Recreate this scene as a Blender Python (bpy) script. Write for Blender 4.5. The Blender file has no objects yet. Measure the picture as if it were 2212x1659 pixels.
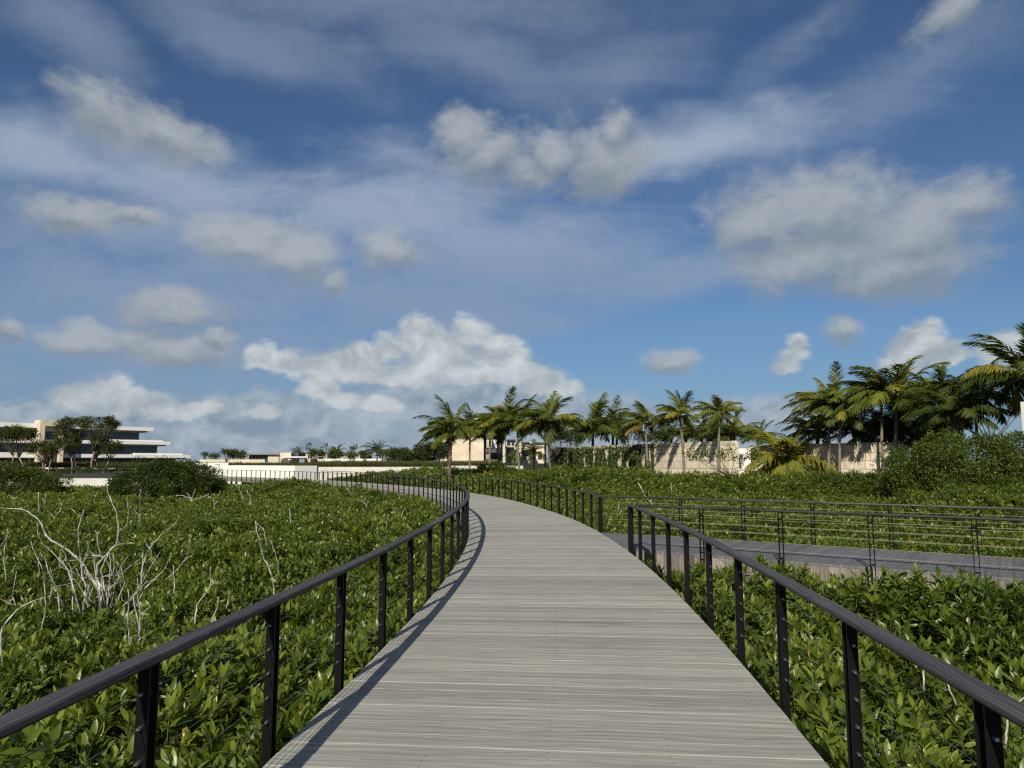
import bpy, math
import numpy as np
from mathutils import Vector

R = math.radians
RNG = np.random.default_rng(7)
sc = bpy.context.scene
COL = sc.collection

# ------------------------------------------------------------------ camera maths
F = 1534.0                      # focal length for a picture 2212 wide
PITCH = math.atan(169.5 / F)
EYE = 1.85
def ray(X, Y):
    xc = (X - 1106) / F; yc = (829.5 - Y) / F
    return np.array([xc, math.cos(PITCH) - yc * math.sin(PITCH), yc * math.cos(PITCH) + math.sin(PITCH)])
def at(X, Y, d):                # world point seen at X,Y standing d metres away
    r = ray(X, Y); return np.array([0, 0, EYE]) + r * (d / r[1])
def gz(X, Y, z):                # world point seen at X,Y at height z
    r = ray(X, Y); return np.array([0, 0, EYE]) + r * ((z - EYE) / r[2])

# ------------------------------------------------------------------ mesh helpers
class MB:
    def __init__(s):
        s.v = []; s.q = []; s.t = []; s.n = 0; s.a = []; s.g = []
    def add(s, v, q=None, t=None, tint=0.5, grain=None):
        v = np.asarray(v, float).reshape(-1, 3)
        if q is not None and len(q): s.q.append(np.asarray(q, int).reshape(-1, 4) + s.n)
        if t is not None and len(t): s.t.append(np.asarray(t, int).reshape(-1, 3) + s.n)
        s.v.append(v); s.n += len(v)
        s.a.append(np.broadcast_to(np.asarray(tint, float), (len(v),)))
        s.g.append(np.zeros((len(v), 3)) if grain is None else np.asarray(grain, float).reshape(-1, 3))
    def box(s, x0, x1, y0, y1, z0, z1, tint=0.5):
        s.prism([(x0, y0), (x1, y0), (x1, y1), (x0, y1)], z0, z1, tint)
    def prism(s, p, z0, z1, tint=0.5):
        n = len(p); p = np.asarray(p, float)
        area = 0.5 * np.sum(p[:, 0] * np.roll(p[:, 1], -1) - np.roll(p[:, 0], -1) * p[:, 1])
        if area < 0: p = p[::-1]
        v = np.vstack([np.c_[p, np.full(n, z0)], np.c_[p, np.full(n, z1)]])
        q = [(i, (i + 1) % n, n + (i + 1) % n, n + i) for i in range(n)]
        if n == 4: q += [(3, 2, 1, 0), (4, 5, 6, 7)]; t = None
        else: t = [(0, i + 1, i) for i in range(1, n - 1)] + [(n, n + i, n + i + 1) for i in range(1, n - 1)]
        s.add(v, q, t, tint, grain=v)
    def hexa(s, c, tint=0.5, grain=None):   # 8 corners: bottom ring then top ring
        s.add(c, [(3, 2, 1, 0), (4, 5, 6, 7), (0, 1, 5, 4), (1, 2, 6, 5), (2, 3, 7, 6), (3, 0, 4, 7)], None, tint, grain)
    def tube(s, pts, rad, k=6, tint=0.5, cap=True):
        pts = np.asarray(pts, float); n = len(pts); rad = np.broadcast_to(np.asarray(rad, float), (n,))
        tg = np.gradient(pts, axis=0); tg /= np.linalg.norm(tg, axis=1)[:, None] + 1e-9
        ref = np.array([0.31, 0.17, 0.93]) if abs(tg[0, 2]) < 0.9 else np.array([1.0, 0.1, 0.0])
        a = np.cross(tg, ref); a /= np.linalg.norm(a, axis=1)[:, None] + 1e-9
        b = np.cross(tg, a)
        th = np.arange(k) * 2 * math.pi / k
        v = pts[:, None] + rad[:, None, None] * (np.cos(th)[None, :, None] * a[:, None] + np.sin(th)[None, :, None] * b[:, None])
        L = np.r_[0, np.cumsum(np.linalg.norm(np.diff(pts, axis=0), axis=1))]
        g = np.stack([np.repeat(L, k), np.tile(th * 0.1, n), np.zeros(n * k)], 1)
        q = [(i * k + j, i * k + (j + 1) % k, (i + 1) * k + (j + 1) % k, (i + 1) * k + j) for i in range(n - 1) for j in range(k)]
        t = []
        if cap:
            t = [((n - 1) * k, (n - 1) * k + j, (n - 1) * k + j + 1) for j in range(1, k - 1)] + [(0, j + 1, j) for j in range(1, k - 1)]
        s.add(v, q, t, tint, g)
    def batch(s, tv, tq, M, P, tint, tt=None):   # many copies of a small template
        N = len(P); nv = len(tv)
        v = np.einsum('nij,kj->nki', M, tv) + P[:, None]
        off = (np.arange(N) * nv)[:, None, None]
        q = (np.asarray(tq)[None] + off).reshape(-1, 4) if tq is not None else None
        t = (np.asarray(tt)[None] + off).reshape(-1, 3) if tt is not None else None
        s.add(v.reshape(-1, 3), q, t, np.repeat(tint, nv))
    def mesh(s, name, mat, smooth=False):
        me = bpy.data.meshes.new(name)
        v = np.vstack(s.v); Q = np.vstack(s.q) if s.q else np.zeros((0, 4), int); T = np.vstack(s.t) if s.t else np.zeros((0, 3), int)
        me.vertices.add(len(v)); me.vertices.foreach_set('co', v.astype(np.float32).ravel())
        li = np.r_[Q.ravel(), T.ravel()].astype(np.int32)
        me.loops.add(len(li)); me.loops.foreach_set('vertex_index', li)
        st = np.r_[np.arange(len(Q)) * 4, len(Q) * 4 + np.arange(len(T)) * 3].astype(np.int32)
        me.polygons.add(len(st)); me.polygons.foreach_set('loop_start', st)
        a = me.attributes.new('tint', 'FLOAT', 'POINT'); a.data.foreach_set('value', np.concatenate(s.a).astype(np.float32))
        a = me.attributes.new('grain', 'FLOAT_VECTOR', 'POINT'); a.data.foreach_set('vector', np.vstack(s.g).astype(np.float32).ravel())
        me.update(calc_edges=True)
        me.polygons.foreach_set('use_smooth', np.full(len(st), bool(smooth)))
        if mat: me.materials.append(mat)
        return me
    def build(s, name, mat, parent=None, smooth=False):
        o = bpy.data.objects.new(name, s.mesh(name, mat, smooth)); COL.objects.link(o)
        if parent:
            o.parent = parent
            if parent.type == 'EMPTY':
                o.matrix_parent_inverse.identity(); o.location = -parent.location if False else (0, 0, 0)
        return o

def tag(o, label=None, cat=None, group=None, kind=None):
    if label: o['label'] = label
    if cat: o['category'] = cat
    if group: o['group'] = group
    if kind: o['kind'] = kind
    return o
def empty(name, label, cat, group=None, kind=None):
    o = bpy.data.objects.new(name, None); COL.objects.link(o); o.empty_display_size = 0.2
    return tag(o, label, cat, group, kind)
def place(root, p):              # put an Empty at its thing's base without moving the parts
    root.location = p
    for c in root.children:
        c.location = -Vector(p)

def norm(a): return a / (np.linalg.norm(a, axis=-1, keepdims=True) + 1e-9)
def vnoise(x, y, seed=0):
    def h(i, j):
        n = np.sin(i * 127.1 + j * 311.7 + seed * 74.7) * 43758.5453
        return n - np.floor(n)
    i = np.floor(x); j = np.floor(y); u = x - i; v = y - j
    u = u * u * (3 - 2 * u); v = v * v * (3 - 2 * v)
    return (h(i, j) * (1 - u) + h(i + 1, j) * u) * (1 - v) + (h(i, j + 1) * (1 - u) + h(i + 1, j + 1) * u) * v
def sstep(a, b, x):
    t = np.clip((x - a) / (b - a), 0, 1); return t * t * (3 - 2 * t)

# ------------------------------------------------------------------ materials
def new_mat(name):
    m = bpy.data.materials.new(name); m.use_nodes = True
    nt = m.node_tree; b = nt.nodes['Principled BSDF']
    return m, nt, b
def nd(nt, typ, **kw):
    n = nt.nodes.new(typ)
    for k, v in kw.items(): setattr(n, k, v)
    return n
def link(nt, a, b): nt.links.new(a, b)
def ramp(nt, fac, stops):
    r = nd(nt, 'ShaderNodeValToRGB'); e = r.color_ramp.elements
    while len(e) < len(stops): e.new(0.5)
    for k, (p, c) in enumerate(stops):
        e[k].position = p; e[k].color = (*c, 1)
    link(nt, fac, r.inputs[0]); return r.outputs[0]
def math_n(nt, op, a, b=None, c=None, clamp=False):
    n = nd(nt, 'ShaderNodeMath', operation=op); n.use_clamp = clamp
    for k, x in enumerate((a, b, c)):
        if x is None: continue
        if isinstance(x, (int, float)): n.inputs[k].default_value = x
        else: link(nt, x, n.inputs[k])
    return n.outputs[0]
def mapped(nt, vec, scale=(1, 1, 1), loc=(0, 0, 0)):
    m = nd(nt, 'ShaderNodeMapping'); m.inputs['Scale'].default_value = scale; m.inputs['Location'].default_value = loc
    link(nt, vec, m.inputs['Vector']); return m.outputs[0]
def noise(nt, vec, scale, detail=4, rough=0.55, dist=0.0):
    n = nd(nt, 'ShaderNodeTexNoise'); n.inputs['Scale'].default_value = scale; n.inputs['Detail'].default_value = detail
    n.inputs['Roughness'].default_value = rough; n.inputs['Distortion'].default_value = dist
    link(nt, vec, n.inputs['Vector']); return n.outputs['Fac']
def mixc(nt, fac, a, b, mode='MIX'):
    n = nd(nt, 'ShaderNodeMix', data_type='RGBA', blend_type=mode)
    for s, x in ((n.inputs[0], fac), (n.inputs[6], a), (n.inputs[7], b)):
        if isinstance(x, (int, float)): s.default_value = x
        elif isinstance(x, tuple): s.default_value = (*x, 1)
        else: link(nt, x, s)
    return n.outputs[2]
def attr(nt, name): return nd(nt, 'ShaderNodeAttribute', attribute_name=name)
def bump(nt, b, h, strength=0.3, dist=0.02):
    n = nd(nt, 'ShaderNodeBump'); n.inputs['Strength'].default_value = strength; n.inputs['Distance'].default_value = dist
    link(nt, h, n.inputs['Height']); link(nt, n.outputs[0], b.inputs['Normal'])

def wood(name, dark, mid, light, scale=1.0, rough=0.75, spread=0.35, cath=0.5, lat=1.0, amp=0.45):
    m, nt, b = new_mat(name)
    g = attr(nt, 'grain').outputs['Vector']; t = attr(nt, 'tint').outputs['Fac']
    wob = noise(nt, mapped(nt, g, (0.9, 3.0, 1)), 1.6 * scale, 2, 0.5)
    sep = nd(nt, 'ShaderNodeSeparateXYZ'); link(nt, g, sep.inputs[0])
    yy = math_n(nt, 'ADD', sep.outputs[1], math_n(nt, 'MULTIPLY', wob, 0.16))
    cmb = nd(nt, 'ShaderNodeCombineXYZ'); link(nt, sep.outputs[0], cmb.inputs[0]); link(nt, yy, cmb.inputs[1]); link(nt, sep.outputs[2], cmb.inputs[2])
    fine = noise(nt, mapped(nt, g, (1.3 * scale, 60 * scale * lat, 1)), 1, 5, 0.68)
    wv = nd(nt, 'ShaderNodeTexWave', wave_type='BANDS', bands_direction='Y', wave_profile='SIN')
    wv.inputs['Scale'].default_value = 4.2 * scale; wv.inputs['Distortion'].default_value = 10.0; wv.inputs['Detail'].default_value = 3; wv.inputs['Detail Scale'].default_value = 0.75; wv.inputs['Detail Roughness'].default_value = .6
    link(nt, mapped(nt, cmb.outputs[0], (0.16, lat, 1)), wv.inputs['Vector'])
    msk = noise(nt, mapped(nt, g, (0.6, 2.5, 1), (7, 3, 1)), 1.0, 2, 0.5)
    wide = math_n(nt, 'ADD', 0.5, math_n(nt, 'MULTIPLY', math_n(nt, 'SUBTRACT', wv.outputs['Fac'], 0.5), math_n(nt, 'MULTIPLY', msk, amp)))
    big = noise(nt, mapped(nt, g, (0.5, 2.2, 1)), 1.3, 4, 0.65)
    if cath > .6:
        tc = nd(nt, 'ShaderNodeTexCoord').outputs['Object']
        big = math_n(nt, 'ADD', math_n(nt, 'MULTIPLY', big, .6), math_n(nt, 'MULTIPLY', noise(nt, mapped(nt, tc, (1, .55, 1)), .8, 5, .62), .4))
    f = math_n(nt, 'ADD', math_n(nt, 'MULTIPLY', fine, 0.5 - 0.1 * cath), math_n(nt, 'MULTIPLY', wide, 0.35 + 0.1 * cath))
    f = math_n(nt, 'ADD', f, math_n(nt, 'MULTIPLY', big, 0.30))
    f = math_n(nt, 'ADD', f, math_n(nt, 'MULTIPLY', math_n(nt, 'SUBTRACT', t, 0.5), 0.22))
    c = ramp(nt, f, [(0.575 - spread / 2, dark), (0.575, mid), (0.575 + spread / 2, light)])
    link(nt, c, b.inputs['Base Color']); b.inputs['Roughness'].default_value = rough
    b.inputs['Specular IOR Level'].default_value = 0.3
    bump(nt, b, f, 0.35, 0.006)
    return m
def plain(name, col, rough=0.7, var=0.12, scale=1.5, spec=0.3, metal=0.0, bmp=0.0, streak=False):
    m, nt, b = new_mat(name)
    tc = nd(nt, 'ShaderNodeTexCoord').outputs['Object']
    n = noise(nt, mapped(nt, tc, (1, 1, 0.25 if streak else 1)), scale, 5, 0.6)
    lo = tuple(c * (1 - var * 1.6) for c in col); hi = tuple(min(1, c * (1 + var)) for c in col)
    link(nt, ramp(nt, n, [(0.3, lo), (0.7, hi)]), b.inputs['Base Color'])
    b.inputs['Roughness'].default_value = rough; b.inputs['Specular IOR Level'].default_value = spec; b.inputs['Metallic'].default_value = metal
    if bmp: bump(nt, b, noise(nt, tc, scale * 8, 4), bmp, 0.02)
    return m
def leafy(name, stops, rough=0.4, trans=0.25, spec=0.5, wt=0.75, patch=0.0):
    m, nt, b = new_mat(name)
    t = attr(nt, 'tint').outputs['Fac']; rnd = nd(nt, 'ShaderNodeObjectInfo').outputs['Random']
    f = math_n(nt, 'ADD', math_n(nt, 'MULTIPLY', t, wt), math_n(nt, 'MULTIPLY', rnd, 1 - wt))
    if patch:
        pn = noise(nt, mapped(nt, nd(nt, 'ShaderNodeObjectInfo').outputs['Location'], (1, 1, 0)), .35, 4, .6)
        f = math_n(nt, 'ADD', math_n(nt, 'MULTIPLY', f, 1.0), math_n(nt, 'MULTIPLY', math_n(nt, 'MULTIPLY', math_n(nt, 'SUBTRACT', pn, .5), patch), math_n(nt, 'LESS_THAN', t, .9)))
    c = ramp(nt, f, stops)
    link(nt, c, b.inputs['Base Color']); b.inputs['Roughness'].default_value = rough; b.inputs['Specular IOR Level'].default_value = spec
    tr = nd(nt, 'ShaderNodeBsdfTranslucent')
    link(nt, mixc(nt, 1.0, c, (1.25, 1.15, 0.4), 'MULTIPLY'), tr.inputs[0])
    mx = nd(nt, 'ShaderNodeMixShader'); mx.inputs[0].default_value = trans
    link(nt, b.outputs[0], mx.inputs[1]); link(nt, tr.outputs[0], mx.inputs[2])
    link(nt, mx.outputs[0], nt.nodes['Material Output'].inputs[0])
    return m

M = {}
M['deck'] = wood('weathered_deck_wood', (0.135, 0.135, 0.126), (0.30, 0.299, 0.270), (0.50, 0.495, 0.445), 1.0, 0.8, 0.45, .7, 1.0, .42)
M['deck_dark'] = wood('dark_deck_wood', (0.075, 0.078, 0.085), (0.125, 0.128, 0.137), (0.19, 0.192, 0.2), 1.0, 0.8, 0.4)
M['fascia'] = wood('fascia_board_wood', (0.09, 0.08, 0.07), (0.19, 0.172, 0.15), (0.33, 0.30, 0.26), 1.0, 0.85, 0.4)
M['rail'] = wood('handrail_wood', (0.019, 0.020, 0.023), (0.050, 0.051, 0.056), (0.115, 0.115, 0.12), 0.9, 0.7, 0.36, .5, 2.4, .55)
M['metal'] = plain('black_painted_steel', (0.006, 0.006, 0.0065), 0.5, 0.2, 6, 0.13)
M['cable'] = plain('stainless_cable', (0.42, 0.42, 0.33), 0.5, 0.1, 6, 0.5, 0.2)
M['cable_dark'] = plain('dull_steel_cable', (0.10, 0.105, 0.10), 0.5, 0.1, 6, 0.4, 0.3)
M['fit'] = plain('stainless_fitting', (0.5, 0.5, 0.5), 0.3, 0.1, 6, 0.5, 0.9)
M['mud'] = plain('dark_swamp_mud', (0.028, 0.024, 0.016), 0.9, 0.4, 0.6)
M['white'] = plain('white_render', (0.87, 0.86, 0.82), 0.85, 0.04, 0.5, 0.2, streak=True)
M['white2'] = plain('weathered_shaded_white_render', (0.62, 0.61, 0.56), 0.85, 0.12, 0.35, 0.2, streak=True)  # greyer white; its tone puts shade into the return and planter walls' colour
M['cream'] = plain('cream_limestone_render', (0.70, 0.62, 0.46), 0.85, 0.14, 0.35, 0.2)
M['cream2'] = plain('beige_wall_render', (0.62, 0.55, 0.42), 0.85, 0.10, 0.5, 0.2)
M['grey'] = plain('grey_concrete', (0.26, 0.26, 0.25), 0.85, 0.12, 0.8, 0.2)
M['dgrey'] = plain('dark_grey_concrete', (0.09, 0.095, 0.10), 0.8, 0.15, 0.8, 0.2)
M['asphalt'] = plain('dark_asphalt', (0.045, 0.045, 0.046), 0.9, 0.2, 1.2)
M['bark'] = plain('pale_smooth_bark', (0.30, 0.23, 0.17), 0.8, 0.25, 1.6, streak=True)
M['dbark'] = plain('dark_bark', (0.10, 0.08, 0.06), 0.9, 0.3, 2)
M['dead'] = plain('bleached_dead_wood', (0.46, 0.44, 0.405), 0.9, 0.55, 9, 0.15)
M['glass'], nt, b = new_mat('dark_window_glass')
b.inputs['Base Color'].default_value = (0.025, 0.042, 0.07, 1); b.inputs['Roughness'].default_value = 0.1; b.inputs['Specular IOR Level'].default_value = 0.7
# palm trunk with rings
m, nt, b = new_mat('ringed_palm_bark'); M['ptrunk'] = m
g = attr(nt, 'grain').outputs['Vector']; sep = nd(nt, 'ShaderNodeSeparateXYZ'); link(nt, g, sep.inputs[0])
w = math_n(nt, 'FRACT', math_n(nt, 'MULTIPLY', math_n(nt, 'ADD', sep.outputs[0], math_n(nt, 'MULTIPLY', noise(nt, g, 2.5, 2), 0.15)), 5.0))
nn = noise(nt, mapped(nt, g, (3, 30, 1)), 1, 4)
f = math_n(nt, 'ADD', math_n(nt, 'MULTIPLY', math_n(nt, 'POWER', w, 3.0), -0.35), nn)
link(nt, ramp(nt, f, [(0.1, (0.085, 0.068, 0.052)), (0.45, (0.20, 0.165, 0.13)), (0.75, (0.34, 0.29, 0.24))]), b.inputs['Base Color']); b.inputs['Roughness'].default_value = 0.9
M['fibre'] = plain('fibrous_palm_bark', (0.16, 0.125, 0.09), 0.95, 0.5, 5, 0.1, bmp=0.8)
M['stub'] = plain('cut_frond_stubs', (0.30, 0.20, 0.08), 0.85, 0.35, 3, 0.2, streak=True)
# stone block wall
m, nt, b = new_mat('split_stone_blocks'); M['stone'] = m
g = attr(nt, 'grain').outputs['Vector']
br = nd(nt, 'ShaderNodeTexBrick'); link(nt, g, br.inputs['Vector'])
br.inputs['Color1'].default_value = (0.82, 0.75, 0.60, 1); br.inputs['Color2'].default_value = (0.64, 0.58, 0.45, 1); br.inputs['Mortar'].default_value = (0.36, 0.31, 0.22, 1)
br.inputs['Scale'].default_value = 1.0; br.inputs['Mortar Size'].default_value = 0.028; br.inputs['Brick Width'].default_value = 0.85; br.inputs['Row Height'].default_value = 0.66; br.inputs['Bias'].default_value = -0.1
st = noise(nt, mapped(nt, g, (5.5, 1.6, 1)), 1, 5, 0.65)
stc = ramp(nt, st, [(0.33, (0.62, 0.60, 0.56)), (0.5, (0.9, 0.885, 0.85)), (0.66, (1.06, 1.05, 1.0))])
link(nt, mixc(nt, 1.0, br.outputs[0], stc, 'MULTIPLY'), b.inputs['Base Color']); b.inputs['Roughness'].default_value = 0.9
bump(nt, b, math_n(nt, 'ADD', st, math_n(nt, 'MULTIPLY', br.outputs[1], -0.5)), 0.5, 0.05)

G1, G2, G3, G4 = (0.020, 0.044, 0.006), (0.052, 0.095, 0.011), (0.117, 0.174, 0.021), (0.235, 0.275, 0.043)
YEL = (0.46, 0.25, 0.02)
M['mangrove'] = leafy('glossy_mangrove_leaf', [(0.0, G1), (0.35, G2), (0.68, G3), (0.9, G4), (0.955, (0.3, 0.25, 0.03)), (1.0, YEL)], 0.34, 0.34, 0.42, 0.85, .6)
M['bush'] = leafy('shrub_leaf', [(0.0, (0.022, 0.04, 0.006)), (0.4, (0.052, 0.082, 0.011)), (0.75, (0.105, 0.145, 0.019)), (1.0, (0.19, 0.215, 0.036))], 0.45, 0.25, 0.3, 0.9)
M['tree'] = leafy('broad_tree_leaf', [(0.0, (0.017, 0.028, 0.006)), (0.5, (0.052, 0.072, 0.013)), (1.0, (0.13, 0.148, 0.028))], 0.5, 0.2, 0.35, 0.95)
M['ivy'] = leafy('creeper_leaf', [(0.0, (0.018, 0.032, 0.007)), (0.5, (0.05, 0.075, 0.014)), (1.0, (0.11, 0.135, 0.03))], 0.5, 0.2, 0.35, 0.95)
M['frond'] = leafy('palm_frond', [(0.0, (0.036, 0.06, 0.013)), (0.3, (0.082, 0.118, 0.02)), (0.58, (0.19, 0.225, 0.032)), (0.78, (0.29, 0.27, 0.035)), (0.93, (0.40, 0.31, 0.045)), (1.0, (0.22, 0.13, 0.06))], 0.5, 0.4, 0.25, 0.97)
M['grass'] = leafy('tall_grass', [(0.0, (0.03, 0.045, 0.01)), (0.5, (0.08, 0.095, 0.022)), (1.0, (0.17, 0.15, 0.05))], 0.6, 0.25, 0.3, 0.7)
M['bird'] = plain('dark_plumage', (0.02, 0.02, 0.022), 0.8, 0.2, 5)

# ------------------------------------------------------------------ path geometry
INNER = np.array([(-2.05, -4.5), (-1.98, -1), (-1.80, 2.0), (-1.67, 3.3), (-1.49, 4.7), (-1.31, 6.5), (-1.13, 9.2), (-1.0, 12), (-0.96, 14.9), (-1.06, 19.5), (-1.46, 24.3), (-1.95, 27.3), (-2.85, 32.6), (-4.0, 37.6), (-6.1, 44.0), (-8.7, 50), (-11.7, 55.8), (-15.8, 63.0), (-22.3, 73.6), (-30, 82.8), (-38, 91), (-44, 97)])
def smooth_line(P, step=0.2, it=400):
    L = np.r_[0, np.cumsum(np.linalg.norm(np.diff(P, axis=0), axis=1))]
    s = np.arange(0, L[-1], step)
    Q = np.c_[np.interp(s, L, P[:, 0]), np.interp(s, L, P[:, 1])]
    for _ in range(it):
        Q[1:-1] = 0.25 * Q[:-2] + 0.5 * Q[1:-1] + 0.25 * Q[2:]
    return Q
def resample(Q, step):
    L = np.r_[0, np.cumsum(np.linalg.norm(np.diff(Q, axis=0), axis=1))]
    n = max(2, int(round(L[-1] / step)) + 1); s = np.linspace(0, L[-1], n)
    return np.c_[np.interp(s, L, Q[:, 0]), np.interp(s, L, Q[:, 1])]
def offset(Q, d):                 # to the right of travel
    t = norm(np.gradient(Q, axis=0)); return Q + d * np.c_[t[:, 1], -t[:, 0]]
WID = 3.45
inner = resample(smooth_line(INNER), 0.19)
outer = offset(inner, WID)

def deck_planks(A, B, mat, name, parent, thick=0.05, gap=0.0045, screws=False):
    mb = MB()
    for i in range(len(A) - 1):
        a0, a1, b0, b1 = A[i], A[i + 1], B[i], B[i + 1]
        g = gap / np.linalg.norm(a1 - a0) / 2; gb = gap / np.linalg.norm(b1 - b0) / 2
        p = [a0 + (a1 - a0) * g, b0 + (b1 - b0) * gb, b1 - (b1 - b0) * gb, a1 - (a1 - a0) * g]
        dz = RNG.uniform(-0.0025, 0.0025); e = 0.025   # rounded top edges
        lo = [p[0], p[1], p[2], p[3]]
        hi = [p[0] + (p[3] - p[0]) * e * 0.5, p[1] + (p[2] - p[1]) * e * 0.5, p[2] + (p[1] - p[2]) * e * 0.5, p[3] + (p[0] - p[3]) * e * 0.5]
        v = [(*q, -thick) for q in lo] + [(*q, dz - 0.006) for q in lo] + [(*q, dz) for q in hi]
        w = np.linalg.norm(b0 - a0); k = np.linalg.norm(a1 - a0); r = RNG.uniform(0, 400)
        u0 = RNG.uniform(0, 50)
        gr = [(u0, 0, r), (u0 + w, 0, r), (u0 + w, k, r), (u0, k, r)]
        q = [(0, 1, 5, 4), (1, 2, 6, 5), (2, 3, 7, 6), (3, 0, 4, 7), (4, 5, 9, 8), (5, 6, 10, 9), (6, 7, 11, 10), (7, 4, 8, 11), (8, 9, 10, 11), (3, 2, 1, 0)]
        tn = np.full(12, RNG.normal(0.5, 0.15)); tn[4:8] += 0.5  # paler edge tint: sun catching the board edges, painted into the colour
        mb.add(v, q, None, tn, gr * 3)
        if screws and np.hypot(*((a0 + b0) / 2)) < 17:          # two screw heads over every joist
            for fx in (.05, .275, .5, .725, .95):
                for fy in (.24, .76):
                    c = (a0 + (b0 - a0) * fx) * (1 - fy) + (a1 + (b1 - a1) * fx) * fy + RNG.normal(0, .003, 2)
                    ring = [(c[0] + .0065 * math.cos(k_ * math.pi / 3), c[1] + .0065 * math.sin(k_ * math.pi / 3), dz + .0008) for k_ in range(6)]
                    mb.add(ring, [(0, 1, 2, 3), (0, 3, 4, 5)], None, -2.5, [(0, 0, 0)] * 6)
    return mb.build(name, mat, parent)
def fascia_boards(line, sgn, z0, z1, mat, parent, step=0.16, th=0.03):
    Q = resample(line, step); mb = MB()
    t = norm(np.gradient(Q, axis=0)); n = sgn * np.c_[t[:, 1], -t[:, 0]]
    for i in range(len(Q) - 1):
        a, b = Q[i] + (Q[i + 1] - Q[i]) * 0.015, Q[i + 1] - (Q[i + 1] - Q[i]) * 0.015
        na, nb = n[i] * th, n[i + 1] * th; e = RNG.uniform(0, 0.03)
        base = [a, b, b + nb, a + na]
        c = [(*p, z0 - e) for p in base] + [(*p, z1) for p in base]
        r = RNG.uniform(0, 300)
        gr = [(z0, 0, r), (z0, .16, r), (z0, .17, r), (z0, .01, r), (z1, 0, r), (z1, .16, r), (z1, .17, r), (z1, .01, r)]
        if sgn < 0: c = [c[k] for k in (1, 0, 3, 2, 5, 4, 7, 6)]
        mb.hexa(c, RNG.normal(0.5, 0.3), gr)
    return mb.build('fascia', mat, parent)

walk = empty('boardwalk', 'curving pale grey timber boardwalk winding away through low mangroves', 'boardwalk', kind='structure')
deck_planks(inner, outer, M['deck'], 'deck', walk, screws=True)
fascia_boards(inner, -1, -0.42, -0.052, M['fascia'], walk)
# outer fascia, leaving the mouth of the side walk open
BD = norm(np.array([0.818, -0.575])); BN = np.array([-BD[1], BD[0]])       # side walk direction, its left normal
bn0 = np.array([2.42, 15.70]); BW = 2.9
bf0 = bn0 + BN * BW
iy0 = int(np.argmin(np.abs(outer[:, 1] - 15.6))); iy1 = int(np.argmin(np.abs(outer[:, 1] - 19.2)))
fascia_boards(outer[:iy0], 1, -0.42, -0.052, M['fascia'], walk)
fascia_boards(outer[iy1:], 1, -0.42, -0.052, M['fascia'], walk)
for off in (0.5, WID - 0.5):
    Q = offset(resample(inner, 3.6), off)
    mb = MB(); bm = resample(offset(inner, off), 1.0)
    for i in range(len(bm) - 1):
        t = norm(bm[i + 1] - bm[i]); n = np.array([t[1], -t[0]]) * 0.06
        mb.prism([bm[i] - n, bm[i + 1] - n, bm[i + 1] + n, bm[i] + n], -0.30, -0.055)
    mb.build('beam', M['deck_dark'], walk)
    for p in Q:
        mb = MB(); mb.tube([(p[0], p[1], -1.9), (p[0], p[1], -1.0), (p[0], p[1], -0.303)], [0.16, 0.15, 0.145], 10)
        mb.build('pile', M['fascia'], walk, True)

side = empty('side_boardwalk', 'dark grey timber side walk branching off to the right of the boardwalk', 'boardwalk', kind='structure')
BL = 26.0
ns = int(BL / 0.19)
sA = np.array([bn0 + BD * (s - 0.02) for s in np.linspace(0, BL, ns)])      # near edge
sB = np.array([bf0 + BD * (s - 0.02) for s in np.linspace(0, BL, ns)])
# start planks on the main walk edge: clip the first boards against the outer edge with tapered wedge boards
m0 = 9
def edge_x(y): return float(np.interp(y, outer[:, 1], outer[:, 0]))
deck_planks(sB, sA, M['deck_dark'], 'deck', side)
wb = MB()
c = [(edge_x(15.72) + 0.012, 15.72), (edge_x(16.8) + 0.012, 16.8), (edge_x(18.0) + 0.012, 18.0), (edge_x(19.2) + 0.012, 19.2)]
tri = c + [tuple(bf0 - BD * 0.03), tuple(bn0 - BD * 0.03)]
# the wedge is laid in boards parallel to the side walk's boards
for k in range(14):
    s1 = -0.035 - k * 0.19; s0 = s1 - 0.185
    pa, pb = bn0 + BD * s0, bf0 + BD * s0
    pc, pd = bf0 + BD * s1, bn0 + BD * s1
    # clip along board to stay right of the main walk
    def clip(p, q):
        lo = None
        for t in np.linspace(0, 1, 120):
            w = p + (q - p) * t
            if w[0] > edge_x(w[1]) + 0.012 and w[1] < 19.25:
                if lo is None: lo = t
                hi = t
        return None if lo is None else (p + (q - p) * lo, p + (q - p) * hi)
    e0, e1 = clip(pa, pb), clip(pd, pc)
    if e1 is None: break
    if e0 is None: e0 = ((e1[0] + e1[1]) / 2 - BD * 0.1,) * 2
    r = RNG.uniform(0, 300)
    v = [(*e0[0], -.05), (*e1[0], -.05), (*e1[1], -.05), (*e0[1], -.05), (*e0[0], -.002), (*e1[0], -.002), (*e1[1], -.002), (*e0[1], -.002)]
    wb.hexa(v, RNG.normal(0.5, 0.16), [(0, 0, r), (0, .18, r), (2.9, .18, r), (2.9, 0, r)] * 2)
wb.build('deck', M['deck_dark'], side)
fascia_boards(sA, 1, -0.46, -0.052, M['fascia'], side)
fascia_boards(sB, -1, -0.46, -0.052, M['fascia'], side)
for s in np.arange(1.5, BL, 4.0):
    for o_ in (0.45, BW - 0.45):
        p = bn0 + BD * s + BN * o_
        mb = MB(); mb.tube([(p[0], p[1], -1.9), (p[0], p[1], -1.0), (p[0], p[1], -0.055)], [0.16, 0.15, 0.145], 10); mb.build('pile', M['fascia'], side, True)

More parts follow.
